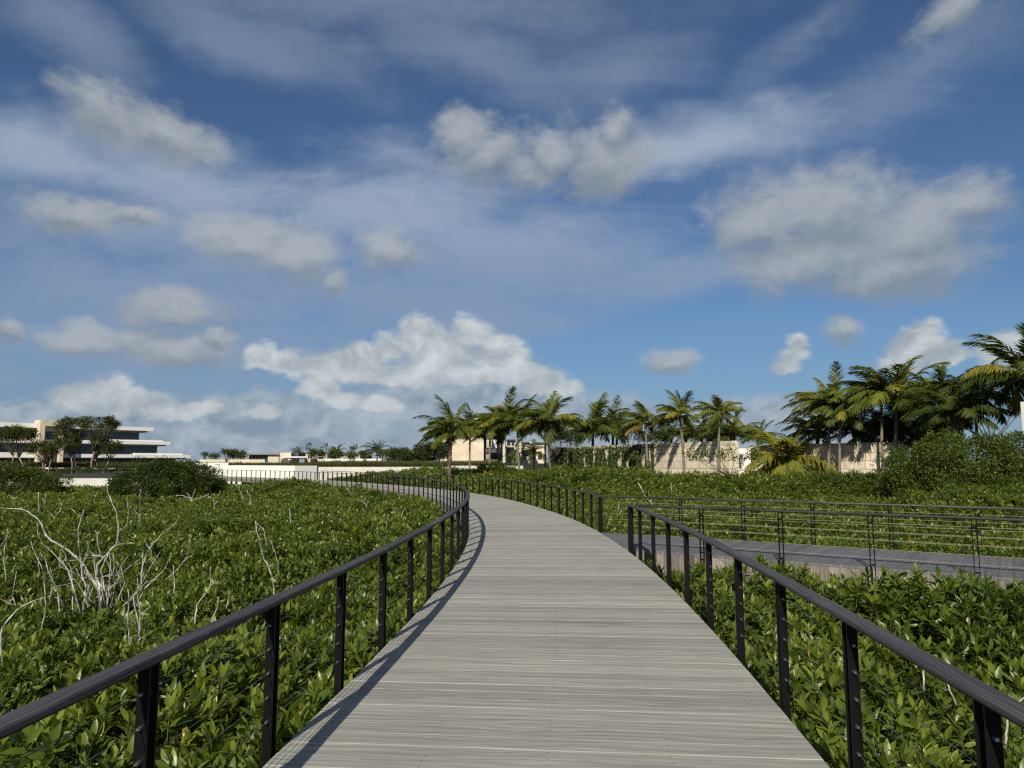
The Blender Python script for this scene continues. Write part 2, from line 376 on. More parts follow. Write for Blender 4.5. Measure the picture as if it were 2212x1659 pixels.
# ------------------------------------------------------------------ railings
RZ, RT, RW, RS = 0.965, 0.032, 0.108, 0.009
CAB = [0.80, 0.65, 0.50, 0.35, 0.20]
def sweep_rail(mb, line, z):
    Q = resample(line, 0.25); per = 11
    t = norm(np.gradient(Q, axis=0)); n = np.c_[t[:, 1], -t[:, 0]]
    prof = [(-RW / 2, -RT + .006), (-RW / 2 + .006, -RT), (RW / 2 - .006, -RT), (RW / 2, -RT + .006), (RW / 2, -.008), (RW / 2 - .008, 0), (-RW / 2 + .008, 0), (-RW / 2, -.008)]
    i = 0
    while i < len(Q) - 1:
        j = min(i + per, len(Q) - 1); r = RNG.uniform(0, 300); v = []; g = []
        for k in range(i, j + 1):
            p = Q[k] + t[k] * (0.003 if k == i else (-0.003 if k == j else 0))
            for (a, h) in prof:
                v.append((*(p + n[k] * a), z + h)); g.append((k * 0.25, a + (h if abs(a) > RW / 2 - .01 else 0), r))
        m = j - i + 1; K = 8
        q = [(x * K + y, x * K + (y + 1) % K, (x + 1) * K + (y + 1) % K, (x + 1) * K + y) for x in range(m - 1) for y in range(K)]
        q += [(0, 7, 6, 5), (0, 5, 4, 1), (1, 4, 3, 2)]
        o = (m - 1) * K; q += [(o, o + 1, o + 6, o + 7), (o + 1, o + 2, o + 5, o + 6), (o + 2, o + 3, o + 4, o + 5)]
        mb.add(v, q, None, RNG.normal(0.5, 0.25), g); i = j
def post_pair(parent, p, t, z, low=-0.34, sep=0.072, wide=0.058, th=0.011, fittings=True, cz=CAB):
    n = np.array([t[1], -t[0]]); mb = MB()
    for s in (-1, 1):
        c = p + t * sep / 2 * s
        mb.prism([c - t * th / 2 - n * wide / 2, c + t * th / 2 - n * wide / 2, c + t * th / 2 + n * wide / 2, c - t * th / 2 + n * wide / 2], low, z - RT - RS - 0.002)
    for zz in (0.06, 0.42, 0.78):                       # spacers between the two flats
        mb.prism([p - t * sep * .46 - n * .012, p + t * sep * .46 - n * .012, p + t * sep * .46 + n * .012, p - t * sep * .46 + n * .012], zz, zz + .025)
    o = mb.build('post', M['metal'], parent)
    if fittings:
        for h in cz:
            for s in (-1, 1):
                f = MB(); c = p + t * (sep / 2 + th / 2 + 0.001) * s
                f.tube([(*(c), h), (*(c + t * .022 * s), h), (*(c + t * .03 * s), h)], [.011, .009, .005], 6)
                f.build('cable_fitting', M['fit'], o)
    return o
def wide_post(parent, p, t, z, low=-0.34):
    n = np.array([t[1], -t[0]]); mb = MB()
    for s in (-1, 1):
        c = p + t * 0.05 * s
        mb.prism([c - t * .012 - n * .05, c + t * .012 - n * .05, c + t * .012 + n * .05, c - t * .012 + n * .05], low, z - RT - RS - .002)
    mb.prism([p - t * .036 - n * .008, p + t * .036 - n * .008, p + t * .036 + n * .008, p - t * .036 + n * .008], low, z - RT - RS - .003)
    return mb.build('post', M['metal'], parent)
def railing(name, label, lines, z=RZ, spacing=1.38, fit_d=9.5, starts=(), doubles=()):
    root = empty(name, label, 'railing', 'railings along the boardwalks')
    for li, line in enumerate(lines):
        hr = MB(); sweep_rail(hr, line, z); hr.build('handrail', M['rail'], root)
        Q = resample(line, 0.3); tq = norm(np.gradient(Q, axis=0)); nq = np.c_[tq[:, 1], -tq[:, 0]] * .042; m = len(Q); pb = MB()
        v = np.stack([np.c_[Q - nq, np.full(m, z - RT - RS)], np.c_[Q + nq, np.full(m, z - RT - RS)], np.c_[Q + nq, np.full(m, z - RT - .001)], np.c_[Q - nq, np.full(m, z - RT - .001)]], 1).reshape(-1, 3)
        pb.add(v, [(i * 4 + k, i * 4 + (k + 1) % 4, (i + 1) * 4 + (k + 1) % 4, (i + 1) * 4 + k) for i in range(m - 1) for k in range(4)] + [(0, 3, 2, 1), (4 * m - 4, 4 * m - 3, 4 * m - 2, 4 * m - 1)]); pb.build('rail_plate', M['metal'], root)
        L = np.r_[0, np.cumsum(np.linalg.norm(np.diff(line, axis=0), axis=1))]
        s0 = starts[li] if li < len(starts) else 0.06
        sp = spacing if np.isscalar(spacing) else spacing[li]
        tg = norm(np.gradient(line, axis=0))
        for s in np.arange(s0, L[-1] - 0.03, sp):
            p = np.array([np.interp(s, L, line[:, 0]), np.interp(s, L, line[:, 1])]); t = norm(np.array([np.interp(s, L, tg[:, 0]), np.interp(s, L, tg[:, 1])]))
            far = np.hypot(*p)
            post_pair(root, p, t, z, fittings=far < fit_d)
        Q = resample(line, 0.5)
        for h in CAB:
            cb = MB(); cb.tube(np.c_[Q, np.full(len(Q), h + (z - RZ))], 0.0025 if li == 0 else 0.0025, 5); cb.build('cable', M['cable_dark' if li == 0 else 'cable'], root, True)
    return root

rin = offset(inner, -0.06); rin = rin[rin[:, 1] > -3.5]
k0 = int(np.argmin(np.abs(rin[:, 1] - 4.85)))
Lr = np.r_[0, np.cumsum(np.linalg.norm(np.diff(rin, axis=0), axis=1))]
railing('railing', 'dark cable railing along the inside of the bend, at the boardwalk\'s left edge', [rin], starts=[Lr[k0] % 1.38])
rout = offset(outer, 0.06)
near = rout[(rout[:, 1] > -3.5) & (rout[:, 1] < 15.36)]
Ln = np.r_[0, np.cumsum(np.linalg.norm(np.diff(near, axis=0), axis=1))]
kn = int(np.argmin(np.abs(near[:, 1] - 4.21)))
BRZ = 0.93
bnr = np.array([near[-1] + np.array([0.10, 0.0]) + BD * s for s in np.linspace(0, BL, 120)])
railing('railing', 'dark railing of the near right edge, turning sharply onto the side walk\'s near edge', [near, bnr], starts=[(Ln[kn]) % 1.40, 1.45], spacing=[1.40, 1.53])
far = rout[(rout[:, 1] > 19.25) & (rout[:, 1] < 77)]
bfr = np.array([far[0] + np.array([0.10, -0.02]) + BD * s for s in np.linspace(0, BL, 120)])
rr = railing('railing', 'dark railing around the outside of the bend, continuing along the side walk\'s far edge', [far, bfr], starts=[0.06 + 1.38, 2.15], spacing=[1.38, 1.57])
for p in (near[-1],):
    pass
wide_post(rr, far[0] + np.array([0.0, 0.04]), norm(far[1] - far[0]), RZ)
w2 = [o for o in bpy.data.objects if o.name.startswith('railing') and o.type == 'EMPTY'][1]
wide_post(w2, near[-1] - np.array([0.0, 0.05]), norm(near[-1] - near[-2]), RZ)

# ------------------------------------------------------------------ ground
STW = [(4.6, 87), (8.2, 79), (12.4, 70), (15.2, 64.0), (17.0, 60.5), (18.2, 58.2)]          # curved stone wall
def land(x, y):
    z = np.full(np.shape(x), -1.7)
    left = sstep(132, 137, y) * 2.55
    ym = np.maximum(95.5, 92 - (np.asarray(x) + 24) * .94); mid = sstep(ym, ym + 1.5, y) * 2.95
    wl = sstep(-47, -42, x)
    z = z + left * (1 - wl) + mid * wl
    wr = sstep(2, 9, x - np.clip((y - 60) * 0.0, 0, 1))
    right = sstep(44, 58, y) * 2.2
    rr_ = np.minimum(z + right * wr, 1.3)
    return np.maximum(z, np.where(wr > 0, rr_, z))
gx = np.r_[-900, -500, -300, np.arange(-200, 201, 4.0), 300, 500, 900]; gy = np.r_[-60, -30, np.arange(-10, 200, 3.0), 260, 400, 700, 1400]
X, Y = np.meshgrid(gx, gy); Z = land(X, Y)
nx, ny = len(gx), len(gy)
mb = MB(); ii = np.arange(nx * ny).reshape(ny, nx)
mb.add(np.c_[X.ravel(), Y.ravel(), Z.ravel()], np.stack([ii[:-1, :-1], ii[:-1, 1:], ii[1:, 1:], ii[1:, :-1]], -1).reshape(-1, 4))
tag(mb.build('ground', M['mud'], None, True), 'dark muddy ground under the mangroves', 'ground', kind='structure')

# ------------------------------------------------------------------ leaf templates
def leaf_template(seg=4, fold=0.10, droop=0.18, w=0.36):
    ts = np.linspace(0, 1, seg + 1); v = []
    for t in ts:
        hw = w / 2 * (math.sin(math.pi * min(1, t ** 0.8)) ** 0.8 if 0 < t < 1 else 0.03 if t == 0 else 0.0)
        z = -droop * t * t
        v += [(-hw, t, z + fold * hw * 2.4), (0, t, z), (hw, t, z + fold * hw * 2.4)]
    q = []
    for i in range(seg):
        a = i * 3; q += [(a, a + 1, a + 4, a + 3), (a + 1, a + 2, a + 5, a + 4)]
    return np.array(v), np.array(q)
LF4, LQ4 = leaf_template(4)
LF2, LQ2 = leaf_template(2, 0.1, 0.15, 0.42)
def frames(d, up=None, roll=None):          # matrices whose y axis is d, z axis near up
    d = norm(d); n = len(d)
    up = np.tile([0, 0, 1.0], (n, 1)) if up is None else up
    up = up + RNG.normal(0, 0.05, (n, 3))
    x = norm(np.cross(d, up)); z = np.cross(x, d)
    if roll is not None:
        c, s = np.cos(roll)[:, None], np.sin(roll)[:, None]
        x, z = x * c + z * s, z * c - x * s
    return np.stack([x, d, z], -1)

def sprig_mesh(seed, ntips=4, nleaf=11, seg=True):
    r = np.random.default_rng(seed); mb = MB(); st = MB()
    D, P, T, S = [], [], [], []
    for k in range(ntips):
        a = r.uniform(0, 6.28) if k else 0; rad = 0.0 if k == 0 else r.uniform(0.10, 0.24)
        tip = np.array([rad * math.cos(a), rad * math.sin(a), -0.02 if k == 0 else r.uniform(-0.24, -0.02)])
        mb.tube([tip * np.array([0.2, 0.2, 0]) + np.array([0, 0, -0.6]), tip * 0.6 + np.array([0, 0, -0.3]), tip], [0.008, 0.006, 0.004], 4, 0.2)
        axis = norm(np.array([tip[0] * 1.2, tip[1] * 1.2, 0.35]))
        ph = r.uniform(0, 6.28)
        fresh = r.uniform(-0.08, 0.14)
        for j in range(nleaf):
            ph += 2.4; f = j / nleaf                     # 0 = top, young, upright
            el = R(78 - 70 * f + r.normal(0, 10))
            h = np.array([math.cos(ph), math.sin(ph), 0])
            d = h * math.cos(el) + axis * math.sin(el)
            D.append(d); P.append(tip - axis * (0.14 * f) + h * 0.006)
            sz = r.uniform(0.085, 0.135) * (0.55 if j == 0 else 1); S.append(sz)
            tt = np.clip(0.42 + 0.32 * (1 - f) + fresh + r.normal(0, 0.12), 0.02, 0.88)
            if r.random() < 0.011: tt = 1.0 if r.random() < 0.6 else 0.98
            T.append(tt)
    D, P, T, S = map(np.array, (D, P, T, S))
    Mx = frames(D, None, r.normal(0, 0.4, len(D))) * S[:, None, None]
    v, q = (LF4, LQ4) if seg else (LF2, LQ2)
    mb.batch(v, q, Mx, P, T)
    return mb.mesh('mangrove_sprig', M['mangrove'], True)
SPRIGS = [bpy.data.objects.new('mangrove_sprig', sprig_mesh(100 + k)) for k in range(7)]
SPRIGS += [bpy.data.objects.new('mangrove_sprig', sprig_mesh(200 + k, 6, 10, False)) for k in range(5)]

def scatter_group(objs):
    ng = bpy.data.node_groups.new('scatter', 'GeometryNodeTree')
    ng.interface.new_socket('Geometry', in_out='INPUT', socket_type='NodeSocketGeometry')
    ng.interface.new_socket('Geometry', in_out='OUTPUT', socket_type='NodeSocketGeometry')
    N = ng.nodes; gi = N.new('NodeGroupInput'); go = N.new('NodeGroupOutput')
    jn = N.new('GeometryNodeJoinGeometry')
    for o in reversed(objs):
        oi = N.new('GeometryNodeObjectInfo'); oi.inputs['Object'].default_value = o; oi.inputs['As Instance'].default_value = True
        ng.links.new(oi.outputs['Geometry'], jn.inputs[0])
    ip = N.new('GeometryNodeInstanceOnPoints'); ip.inputs['Pick Instance'].default_value = True
    def na(n, ty):
        a = N.new('GeometryNodeInputNamedAttribute'); a.data_type = ty; a.inputs['Name'].default_value = n; return a.outputs['Attribute']
    er = N.new('FunctionNodeEulerToRotation')
    ng.links.new(na('rot', 'FLOAT_VECTOR'), er.inputs[0])
    ng.links.new(gi.outputs[0], ip.inputs['Points']); ng.links.new(jn.outputs[0], ip.inputs['Instance'])
    ng.links.new(na('vi', 'INT'), ip.inputs['Instance Index']); ng.links.new(er.outputs[0], ip.inputs['Rotation'])
    ng.links.new(na('sc', 'FLOAT_VECTOR'), ip.inputs['Scale']); ng.links.new(ip.outputs[0], go.inputs[0])
    return ng
def scatter(name, group, P, rot, scl, vi):
    me = bpy.data.meshes.new(name); n = len(P)
    me.vertices.add(n); me.vertices.foreach_set('co', P.astype(np.float32).ravel())
    for nm, ty, arr in (('rot', 'FLOAT_VECTOR', rot), ('sc', 'FLOAT_VECTOR', np.repeat(scl[:, None], 3, 1) if scl.ndim == 1 else scl)):
        a = me.attributes.new(nm, ty, 'POINT'); a.data.foreach_set('vector', arr.astype(np.float32).ravel())
    a = me.attributes.new('vi', 'INT', 'POINT'); a.data.foreach_set('value', vi.astype(np.int32))
    o = bpy.data.objects.new(name, me); COL.objects.link(o)
    md = o.modifiers.new('scatter', 'NODES'); md.node_group = group
    return o
SG = scatter_group(SPRIGS)

# canopy height of the mangroves
BUMPS = [  # x, y, rx, ry, rise
    (-1.0, 33, 2.6, 6, .35), (-4.5, 35, 2.2, 5, .55), (-7.0, 41, 2.5, 4, .45), (-19, 61, 3.5, 3.5, .5), (-12, 52, 3, 3, .25),
    (-16, 72, 9, 5, 1.1), (-6, 66, 8, 6, 1.3), (-30, 75, 7, 7, -.55), (2, 58, 7, 7, 1.25), (8, 55, 7, 4.5, 1.35), (14, 50, 7, 5, 1.2), (20, 46, 6, 5, 1.3), (27, 40, 6, 6, 1.7), (0, 74, 8, 6, 1.5), (-9, 82, 9, 6, 1.6),
    (6.8, 11.0, 2.2, 1.2, .68), (9.4, 9.2, 2.4, 1.6, .95), (5.2, 12.3, 1.0, .8, .3), (4.3, 12.9, .9, .6, .3), (-3.0, 7.2, 1.4, 2.0, .18), (3.7, 12.6, .8, .9, .2),
    (-47, 74, 10, 13, -.95), (-10.5, 49, 2.5, 4, .5), (-14.5, 56, 3, 3, .3), (-20, 65.5, 3, 3, .5), (-6.9, 11.6, 1.2, 1.0, -.28), (10, 32, 6, 4, .35), (16, 30, 5, 4, .5), (22, 31, 5, 5, .9), (5, 42, 6, 5, .35)]
def canopy(x, y):
    z = -0.50 + 0.50 * (vnoise(x * .35, y * .35, 3) - .5) + 0.46 * (vnoise(x * 1.1, y * 1.1, 5) - .5) + 0.2 * (vnoise(x * 2.7, y * 2.7, 9) - .5)
    for bx, by, rx, ry, h in BUMPS:
        z = z + h * np.exp(-((x - bx) / rx) ** 2 - ((y - by) / ry) ** 2)
    return z
pathL = inner[::3]
tanL = norm(np.gradient(pathL, axis=0))
def lateral(P):                   # signed distance right of the inner edge
    out = np.empty(len(P))
    for s in range(0, len(P), 4000):
        q = P[s:s + 4000]; d = ((q[:, None] - pathL[None]) ** 2).sum(-1); k = d.argmin(1)
        r = q - pathL[k]; out[s:s + 4000] = r[:, 0] * tanL[k, 1] - r[:, 1] * tanL[k, 0]
    return out
stw = np.array(STW)
def wall_limit(x):                # how far back the mangroves run
    lim = np.full(len(x), 94.0)
    lim = np.where(x < -38, 85.0, lim)
    lim = np.where(x > 2.5, np.interp(x, [2.5, 4.6] + [p[0] for p in STW] + [22, 30, 60], [92, 86.5] + [p[1] - 0.6 for p in STW] + [60, 46, 40]), lim)
    return lim
def sprig_points(y0, y1, dens, zjit, smin, smax, vlo, vhi, half=0.86, xpad=2.0):
    P = []
    wmax = y1 * half + xpad; n = int(dens * 2 * wmax * (y1 - y0))
    x = RNG.uniform(-wmax, wmax, n); y = RNG.uniform(y0, y1, n)
    k = np.abs(x) < np.maximum(y, 0) * half + xpad; x, y = x[k], y[k]
    Q = np.c_[x, y]; lat = lateral(Q)
    side_s = (Q - bn0) @ BD; side_t = (Q - bn0) @ BN
    ok = ((lat < -0.30) | (lat > WID + 0.30)) & ~((side_s > -1.5) & (side_t > -0.34) & (side_t < BW + 0.34) & (lat > WID / 2)) & (y < wall_limit(x))
    x, y, lat, side_t, side_s = x[ok], y[ok], lat[ok], side_t[ok], side_s[ok]
    z = canopy(x, y) - zjit * RNG.random(len(x)) ** 1.4 + (RNG.random(len(x)) < .05) * RNG.uniform(.08, .32, len(x))
    edge = np.minimum(np.abs(lat), np.abs(lat - WID))
    se = np.where((side_s > -1), np.minimum(np.abs(side_t), np.abs(side_t - BW)), 9.0)
    e2 = np.minimum(edge, se)
    cap = -0.20 + 0.75 * np.clip(e2 - 0.3, 0, 9)
    z = np.minimum(z, np.where((side_t < 0) & (side_s > 2.8), 9, cap))
    n = len(x)
    rot = np.c_[RNG.normal(0, 0.24, n), RNG.normal(0, 0.24, n), RNG.uniform(0, 6.28, n)]
    return np.c_[x, y, z], rot, RNG.uniform(smin, smax, n), RNG.integers(vlo, vhi, n)
def build_stuff(name, label, sets, sel):
    P, r_, s_, v_ = [np.concatenate([q[k] for q in sets]) for k in range(4)]
    k = sel(P); o = scatter(name, SG, P[k], r_[k], s_[k], v_[k])
    return tag(o, label, 'mangroves', kind='stuff')
sets = [sprig_points(0.5, 9, 42, .9, 1.15, 1.65, 0, 7), sprig_points(9, 20, 28, .65, 1.1, 1.5, 0, 7), sprig_points(20, 45, 13, .6, 1.1, 1.5, 7, 12), sprig_points(45, 96, 5.5, .6, 1.5, 2.1, 7, 12)]
latc = {}
def left_sel(P): return lateral(P[:, :2]) < WID / 2
def right_near(P): return (lateral(P[:, :2]) >= WID / 2) & (((P[:, :2] - bn0) @ BN) < BW / 2)
def right_far(P): return (lateral(P[:, :2]) >= WID / 2) & (((P[:, :2] - bn0) @ BN) >= BW / 2)
build_stuff('mangrove_thicket', 'low glossy green mangrove thicket filling the marsh left of the boardwalk', sets, left_sel)
build_stuff('mangrove_thicket', 'glossy mangrove leaves filling the corner between boardwalk and side walk', sets, right_near)
build_stuff('mangrove_thicket', 'mangrove thicket beyond the side walk, rising towards the stone wall and palms', sets, right_far)

# ------------------------------------------------------------------ leaf clouds, bushes, trees
def leaf_cloud(mb, cen, rad, n, size, r, seg=LF2, quads=LQ2, squash=0.8, up=0.5, tlo=0.1, thi=0.9, wide=1.0):
    """leaves in clumps: cen (k,3), rad (k,)"""
    k = r.integers(0, len(cen), n)
    d = norm(r.normal(0, 1, (n, 3))); rr = r.random(n) ** 0.45
    off = d * (rad[k] * rr)[:, None]; off[:, 2] *= squash
    P = cen[k] + off
    D = norm(d + r.normal(0, 0.5, (n, 3)) + np.array([0, 0, up]))
    S = r.uniform(0.7, 1.25, n) * size
    t = np.clip(r.uniform(tlo, thi, n) + r.normal(0, 0.06, n), 0, 1)
    Mx = frames(D, None, r.normal(0, 0.9, n)) * S[:, None, None]
    Mx[:, :, 0] *= wide
    mb.batch(seg, quads, Mx, P, t)
def bush(name, label, c, rx, ry, h, n, size, seed, cat='shrub', group=None, mat='bush', tlo=.1, thi=.9, nc=60, crad=0.5):
    r = np.random.default_rng(seed); root = empty(name, label, cat, group)
    th = r.uniform(0, 6.28, nc); ph = np.arccos(r.uniform(-0.1, 1, nc)); q = r.uniform(0.72, 1.0, nc)
    lump = 1 + 0.22 * (vnoise(th * 1.5 + 9, ph * 2.5, seed) - 0.5) * 2
    cen = np.c_[rx * np.cos(th) * np.sin(ph), ry * np.sin(th) * np.sin(ph), np.maximum(h * np.cos(ph), -0.15 * h)] * (q * lump)[:, None] + c
    mb = MB(); leaf_cloud(mb, cen, np.full(nc, crad) * r.uniform(.7, 1.35, nc), n, size, r, tlo=tlo, thi=thi)
    mb.build('foliage', M[mat], root, True)
    st = MB()
    for i in range(min(14, nc)):
        b = c + np.array([r.normal(0, rx * .12), r.normal(0, ry * .12), -1.1]); e = cen[i]
        st.tube([b, (b + e) / 2 + r.normal(0, .12, 3), e], [.045, .03, .012], 5)
    st.build('stems', M['dbark'], root, True)
    place(root, c - np.array([0, 0, 1.0])); return root
def limb(mb, r, p, d, L, rad, depth, tips, bend=0.25, k=6):
    pts = [p]; q = p.copy(); dd = d.copy(); n = 4
    for i in range(n):
        dd = norm(dd + r.normal(0, bend, 3) * 0.5 + np.array([0, 0, 0.05])); q = q + dd * L / n; pts.append(q)
    mb.tube(pts, np.linspace(rad, rad * .62, n + 1), k)
    if depth == 0: tips.append(q); return
    m = r.integers(2, 4)
    for i in range(m):
        nd_ = norm(dd + r.normal(0, 0.55, 3)); limb(mb, r, q, nd_, L * r.uniform(.55, .8), rad * .6, depth - 1, tips, bend, max(4, k - 1))
def tree(name, label, base, crown, rx, rz, seed, n=1600, size=0.26, group=None, mat='tree', bark='bark', trunk_r=0.14, stems=1, tlo=.1, thi=.95, nc=34, crad=0.55, ry=None, sparse=False):
    r = np.random.default_rng(seed); root = empty(name, label, 'tree', group); base = np.array(base, float); crown = np.array(crown, float)
    ry = ry or rx
    th = r.uniform(0, 6.28, nc); cz = r.uniform(-.55, 1, nc); q = r.uniform(.35, 1, nc) ** .5
    cr = np.sqrt(np.clip(1 - (np.abs(cz) * .8) ** 2, .05, 1))
    cen = np.c_[rx * np.cos(th) * cr * q, ry * np.sin(th) * cr * q, rz * cz * q] + crown
    tr = MB(); lb = MB()
    fork = base + (crown - base) * 0.42 + np.array([r.normal(0, .12), 0, 0])
    for s in range(stems):
        b = base + np.array([r.normal(0, .18), r.normal(0, .1), 0]) * (s > 0)
        fk = fork + np.array([r.normal(0, .3), r.normal(0, .2), r.normal(0, .3)])
        m1 = b + (fk - b) * .5 + np.array([r.normal(0, .16), r.normal(0, .1), 0])
        tr.tube([b - np.array([0, 0, .6]), b, m1, fk], np.array([1.25, 1.1, .9, .8]) * trunk_r, 8)
        for e in cen[r.permutation(nc)[:max(5, nc // (2 * stems))]]:
            mid = fk + (e - fk) * .5 + r.normal(0, .18, 3) - np.array([0, 0, .15])
            lb.tube([fk - (fk - m1) * .03, fk + (mid - fk) * .5 + r.normal(0, .1, 3), mid, e], np.array([.52, .4, .26, .08]) * trunk_r, 5)
    tr.build('trunk', M[bark], root, True); lb.build('limbs', M['dbark'], root, True)
    mb = MB(); leaf_cloud(mb, cen, crad * r.uniform(.6, 1.35, nc), n, size, r, squash=.75, tlo=tlo, thi=thi, wide=1.5)
    mb.build('crown', M[mat], root, True)
    place(root, base); return root

# dark round mangrove bush on the left, and its neighbours
c = at(360, 1040, 52); c[2] = -0.45
bush('mangrove_bush', 'dense dark round mangrove bush in front of the white road bridge', c, 4.1, 2.6, 2.25, 34000, .16, 11, nc=200, crad=.5, tlo=.0, thi=.6)
c = at(18, 1040, 58); c[2] = -0.5
bush('mangrove_bush', 'bushy mangrove at the photo\'s left edge, overlapping the low bridge wall', c, 4.6, 3, 1.95, 30000, .16, 12, nc=200, crad=.5, tlo=.1, thi=.75)
c = at(2110, 1020, 37); c[2] = -0.2
bush('mangrove_bush', 'tall leafy mangrove mound at the right edge beneath the bare tree', c, 4.6, 4, 3.4, 60000, .15, 13, nc=330, crad=.5, tlo=.15, thi=.9)
c = at(2010, 1020, 42); c[2] = -0.2
bush('mangrove_bush', 'rounded mangrove shrub beside the end of the right stone wall', c, 3.0, 2.4, 2.1, 22000, .15, 14, nc=140, crad=.48, tlo=.1, thi=.8)
c = at(1850, 1020, 43); c[2] = 0
bush('mangrove_bush', 'ragged mangrove shrub in front of the right stone wall below the palm trunks', c, 2.6, 1.6, 1.15, 12000, .15, 15, nc=70, crad=.45, tlo=.1, thi=.85)
c = at(1760, 1020, 44); c[2] = -0.2
bush('mangrove_bush', 'low mangrove shrub right of the short yellowing palm', c, 2.6, 1.6, .95, 9000, .15, 16, nc=60, crad=.42)
c = at(1010, 1012, 66); c[2] = -0.2
bush('mangrove_bush', 'upright leafy shrub in front of the beige hotel, beside the slender palm trunk', c + np.array([2.6, 0, 0]), 1.7, 1.3, 2.3, 6500, .19, 17, nc=60, crad=.45)
c = at(1365, 1000, 55); c[2] = 0.3
bush('mangrove_bush', 'airy pale shrub standing against the stone wall near the creeper\'s edge', c + np.array([.9, 0, 0]), 1.2, .9, 2.2, 1700, .17, 18, nc=26, crad=.38, tlo=.3, thi=.95)
# ------------------------------------------------------------------ dead branches  (traced in a picture 2212 wide)
def z7(p): return [(x * .3418, 1026 + y * .3418) for x, y in p]
def z4(p): return [((2200 + x / 2.458) * .54, (1500 + y / 2.458) * .54) for x, y in p]
def z2(p): return [((800 + x / 2.212) * .54, (1600 + y / 2.212) * .54) for x, y in p]
def zr(p): return [((2600 + x / 1.4786) * .54, (2100 + y / 1.4786) * .54) for x, y in p]
def dead(label, strands, conv, group='bleached dead branches in the mangroves', zb=-0.35, wpx=.3418, hidden=.45):
    r = np.random.default_rng(abs(hash(label)) % 99991 if False else sum(map(ord, label)))
    base = conv([strands[0][0][0]])[0]; d0 = gz(base[0], base[1], zb)[1]
    root = empty('dead_branch', label, 'dead branch', group)
    for si, (pts, w0, w1) in enumerate(strands):
        D = conv(pts); n = len(D)
        dd = d0 + np.cumsum(r.normal(0, .05, n)) * (d0 / 12) + (0 if si == 0 else r.normal(0, .08))
        P = np.array([at(x, y, e) for (x, y), e in zip(D, dd)])
        rad = np.linspace(w0, w1, n) * wpx / F * d0 / 2 * .68
        if pts[0][1] >= strands[0][0][0][1] - 40:
            P = np.vstack([P[0] + np.array([r.normal(0, .05), 0, -hidden]), P]); rad = np.r_[rad[0] * 1.1, rad]
        L = np.r_[0, np.cumsum(np.linalg.norm(np.diff(P, axis=0), axis=1))]; s = np.linspace(0, L[-1], max(6, 3 * len(P)))
        Q = np.stack([np.interp(s, L, P[:, k]) for k in range(3)], 1)
        Q[1:-1] += r.normal(0, .004 * d0 / 10, Q[1:-1].shape); rr = np.interp(s, L, rad) * r.uniform(.85, 1.15, len(s))
        mb = MB(); mb.tube(Q, np.maximum(rr, .0022 * d0 / 5), 6)
        if w0 > 7:
            for q in range(3):
                k = r.integers(len(Q) // 3, len(Q) - 1); dv = norm(r.normal(0, 1, 3) + np.array([0, 0, .4])); e = Q[k] + dv * r.uniform(.06, .16) * d0 / 10
                mb.tube([Q[k], (Q[k] + e) / 2 + r.normal(0, .01, 3), e], np.array([.5, .4, .15]) * rr[k], 4)
        mb.build('limb' if si else 'stem', M['dead'], root, True)
    if len(strands) > 10:
        b0 = gz(base[0], base[1], zb)
        for q in range(20):
            a_ = r.uniform(0, 6.28); st0 = b0 + np.array([r.normal(0, .28), r.normal(0, .2), -.3]); e = st0 + np.array([math.cos(a_) * r.uniform(.1, .75), math.sin(a_) * r.uniform(.1, .5), r.uniform(.45, 1.05)])
            m1 = st0 + (e - st0) * .4 + r.normal(0, .07, 3); m2 = st0 + (e - st0) * .75 + r.normal(0, .07, 3); mb = MB()
            mb.tube([st0, m1, m2, e], np.array([.014, .011, .007, .003]) * r.uniform(.6, 1.3), 5); k2 = m2 + np.array([r.normal(0, .14), r.normal(0, .1), r.uniform(.05, .22)]); mb.tube([m2, (m2 + k2) / 2 + r.normal(0, .015, 3), k2], [.006, .005, .002], 4)
            mb.build('twig', M['dead'], root, True)
    p = gz(base[0], base[1], zb); place(root, p)
    return root
dead('big bleached dead bush with many arching pale limbs, left of the boardwalk', [
    ([(640, 735), (590, 670), (540, 590), (490, 525), (410, 460), (330, 420), (285, 375), (265, 310), (230, 270), (150, 215), (90, 215), (0, 208)], 24, 8),
    ([(645, 735), (610, 640), (620, 560), (650, 530), (700, 480), (745, 420), (750, 340), (735, 240), (705, 170), (680, 100), (678, 75)], 22, 5),
    ([(660, 740), (650, 640), (640, 600), (680, 500), (740, 440), (790, 430), (850, 432)], 14, 4),
    ([(545, 695), (520, 640), (510, 520), (498, 440), (495, 340), (515, 270), (530, 220)], 15, 6),
    ([(515, 265), (480, 240), (450, 210), (440, 180)], 7, 3),
    ([(460, 720), (440, 640), (400, 560), (340, 500), (290, 450), (240, 380), (235, 300)], 11, 4),
    ([(660, 520), (630, 510), (600, 510), (540, 505)], 24, 9),
    ([(690, 720), (740, 670), (790, 600), (840, 565), (880, 535)], 11, 3),
    ([(640, 510), (615, 440), (615, 370), (600, 350)], 10, 3), ([(615, 380), (630, 355)], 5, 2),
    ([(750, 360), (800, 320), (812, 250), (805, 170), (798, 150)], 7, 2),
    ([(670, 640), (720, 632), (760, 620)], 8, 4), ([(690, 700), (700, 560), (690, 480)], 6, 3),
    ([(410, 540), (500, 540), (560, 520)], 6, 4), ([(455, 690), (450, 600), (400, 480), (380, 430)], 5, 2),
    ([(560, 700), (500, 640), (480, 590)], 7, 3), ([(670, 720), (720, 610), (715, 510)], 6, 2), ([(520, 560), (560, 470), (565, 370)], 7, 3)], z7)
